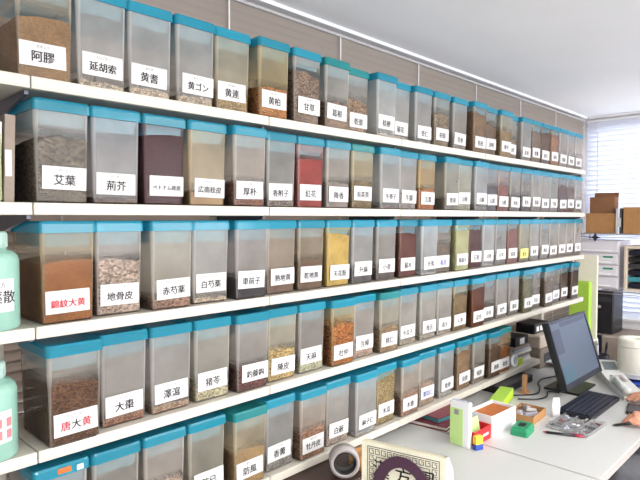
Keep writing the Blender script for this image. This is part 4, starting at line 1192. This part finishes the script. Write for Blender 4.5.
def hand(s, wrist, fdir, curl, tipz, flip):
    """palm, four fingers and a thumb; fdir = pointing direction in the plane of the desk"""
    f = Vector(fdir).normalized(); side = Vector((-f.y, f.x, 0)) * flip        # side = towards the little finger
    up = Vector((0, 0, 1))
    k0 = wrist + f * .085
    for q, u in enumerate((-.030, -.010, .010, .029)):
        capsule(bm, wrist + side * u * .55, k0 + side * u + up * (.010 - abs(u) * .12), .017, .0125)
    capsule(bm, wrist + f * .02 - side * .012, k0 - side * .012, .018, .013); capsule(bm, wrist + f * .02 + side * .012, k0 + side * .012, .018, .013)
    lens = ((.040, .024, .019), (.044, .027, .020), (.041, .025, .019), (.032, .019, .017))
    tips = []
    for q, (u, ll) in enumerate(zip((-.030, -.010, .010, .029), lens)):
        p = k0 + side * u + up * (.010 - abs(u) * .12); ang = curl[q]
        rr = .0098 - (.0012 if q == 3 else 0)
        dirv = f + side * u * 2.2
        dirv.normalize(); el_ = .05
        for w_, l_ in enumerate(ll):
            el_ -= ang * (1.0, .95, .55)[w_]
            dd = (dirv * math.cos(el_) + up * math.sin(el_))
            p2 = p + dd * l_
            p2.z = max(p2.z, ZD + .010)
            capsule(bm, p, p2, rr, rr * .93); p = p2; rr *= .93
            if q == 2 and w_ == 0: ringp = (p, dd)
        tips.append((p, dd))
    # thumb leaves the side of the palm near its base
    a = wrist + f * .022 - side * .022
    b = a + f * .030 - side * .024 + up * -.006; c = b + f * .028 - side * .004 + up * -.004; d = c + f * .022 + side * .006 + up * -.002
    capsule(bm, a, b, .0155, .0125); capsule(bm, b, c, .0118, .0106); capsule(bm, c, d, .0106, .0090)
    tips.append((d, (d - c).normalized()))
    return tips, k0, side, f
tL = hand(-1, wr[-1], (-.28, 1, 0), (.62, .66, .70, .74), 0, -1)
tR = hand(1, wr[1], (-.55, 1, 0), (.30, .28, .28, .30), 0, 1)
body = obj('body', pp(remesh(bm, .0045, 2)), M['skin'], person)
# clothes
bm = new_bm()
blob(bm, (PX, PY - .02, .60), .178, .128, .11); blob(bm, (PX, PY - .02, .73), .163, .118, .17); blob(bm, (PX, PY - .015, .91), .177, .120, .155); blob(bm, (PX, PY - .02, 1.0), .16, .096, .075)
capsule(bm, sh[-1], sh[1], .066, .066)
for s in (-1, 1):
    capsule(bm, sh[s], el[s], .060, .050); capsule(bm, el[s], el[s].lerp(wr[s], .62), .050, .041)
obj('shirt', pp(remesh(bm, .008, 4)), M['shirt'], person)
bm = new_bm()
blob(bm, (PX, PY - .02, .56), .175, .130, .105)
for s in (-1, 1):
    capsule(bm, hip[s], kn[s], .092, .070); capsule(bm, kn[s], an[s] + Vector((0, 0, .03)), .068, .054)
obj('trousers', pp(remesh(bm, .008, 4)), M['grey_cloth'], person)
for s in (-1, 1):
    bm = new_bm(); capsule(bm, an[s] + Vector((0, -.03, -.045)), an[s] + Vector((0, .16, -.050)), .044, .038); bm = remesh(bm, .006, 2)
    obj('shoe', pp(bm), M['black'], person)
bm = new_bm(); blob(bm, HC + Vector((0, -.012, .018)), .083, .097, .104)
bmesh.ops.bisect_plane(bm, geom=bm.verts[:] + bm.edges[:] + bm.faces[:], plane_co=HC + Vector((0, .045, .02)), plane_no=(0, .75, -.62), clear_outer=True)
bmesh.ops.holes_fill(bm, edges=bm.edges[:])
obj('hair', pp(bm), M['hair'], person)
for s in (-1, 1):
    bm = new_bm(); blob(bm, HC + Vector((s * .030, .084, .012)), .012, .008, .007); e = obj('eye', pp(bm), EYEW, person)
    bm = new_bm(); blob(bm, HC + Vector((s * .030, .0905, .012)), .0048, .003, .0048); obj('iris', pp(bm), M['ink'], e)
bm = new_bm(); blob(bm, HC + Vector((0, .080, -.058)), .021, .009, .006); obj('mouth', pp(bm), LIP, person)
for tips in (tL[0], tR[0]):
    for (p, dd) in tips:
        bm = new_bm(); blob(bm, p + Vector((0, 0, .0072)) + dd * .002, .0052, .0060, .0016, 10); nl = obj('fingernail', pp(bm), M['nail'], person)
# ring on the pen hand
_, k0, side, f = tL
rp = k0 + side * .012 + f * .020 + Vector((0, 0, -.001))
bm = new_bm(); lathe(bm, [(.0102, -.002), (.0116, -.002), (.0116, .002), (.0102, .002)], 24, closed=True)
q = Vector((0, 0, 1)).rotation_difference((f * .85 + Vector((0, 0, -.5))).normalized()).to_matrix()
bmesh.ops.rotate(bm, verts=bm.verts, cent=(0, 0, 0), matrix=q); bmesh.ops.translate(bm, verts=bm.verts, vec=rp)
obj('ring', pp(bm), M['gold'], person)
# pen in that hand and dark phone by the other hand
tipp = tL[0][4][0]
pen(tipp.x - .035, tipp.y + .065, ZD + .004, math.atan2(-.115, .055), .145, M['black'], M['black'], 'black pen held in the fingers of the seated person', .24)
t = thing('mobile_phone', 'black mobile phone lying on the desk between the two hands', 'phone', (2.885, .735, ZD), math.radians(12))
bm = new_bm(); box(bm, -.075, .075, -.036, .036, 0, .012, bev=.004); obj('case', bm, M['black'], t)
bm = new_bm(); box(bm, -.066, .066, -.030, .030, .0121, .0128); obj('glass', bm, M['navy'], t)

# ------------------------------------------------------------------ lights
def area(name, loc, size, size_y, power, rot, col=(1, 1, 1)):
    l = bpy.data.lights.new(name, 'AREA'); l.shape = 'RECTANGLE'; l.size = size; l.size_y = size_y; l.energy = power; l.color = col
    o = bpy.data.objects.new(name, l); COL.objects.link(o); o.location = loc; o.rotation_euler = rot; return o
# fluorescent battens hanging in the room, out of the picture: they light down and, more weakly, the ceiling
for (x, y) in ((.7, -.75), (2.4, -.75), (4.0, -.75), (.7, -2.0), (2.6, -2.0)):
    area('fluorescent_lamp', (x, y, ZC - .10), 1.2, .16, 15, (0, 0, 0), (1, .985, .955))
    area('fluorescent_uplight', (x, y, ZC - .16), 1.2, .16, 10, (PI, 0, 0), (1, .985, .965))
# daylight through the far and shelf-side windows, plus an added frontal fill
area('daylight_or_fill', (XF + .35, 0, 1.65), 1.6, 3.5, 170, (0, PI / 2, 0), (.90, .95, 1.0))
area('daylight_or_fill', (1.8, YL + .40, 1.65), 6.4, 1.7, 120, (-PI / 2, 0, 0), (1.0, .97, .96))
area('daylight_or_fill', (1.5, YR - .25, 1.6), 6.0, 1.4, 185, (PI / 2, 0, 0), (.98, .99, 1.0))  # added fill outside the invented window, brightens the container fronts
w = bpy.data.worlds.new('sky'); S.world = w; w.use_nodes = True
bg = w.node_tree.nodes['Background']; bg.inputs[0].default_value = (.80, .88, 1, 1); bg.inputs[1].default_value = 1.0

# ------------------------------------------------------------------ camera
cam = bpy.data.cameras.new('camera'); co = bpy.data.objects.new('camera', cam); COL.objects.link(co); S.camera = co
cam.sensor_width = 36; cam.lens = 561.6 / 640 * 36; cam.clip_start = .02
co.location = (0, 0, CZ)
yaw, pit = math.radians(43.93), math.radians(2.257)
fwd = Vector((math.cos(yaw) * math.cos(pit), math.sin(yaw) * math.cos(pit), -math.sin(pit)))
co.rotation_euler = fwd.to_track_quat('-Z', 'Y').to_euler()
S.view_settings.view_transform = 'Standard'; S.view_settings.look = 'None'; S.view_settings.gamma = 1; S.view_settings.exposure = 0.28
S.view_settings.use_curve_mapping = False
try:
    S.cycles.transparent_max_bounces = 32; S.cycles.max_bounces = 10; S.cycles.use_denoising = True
    S.cycles.sample_clamp_indirect = 6
except Exception: pass
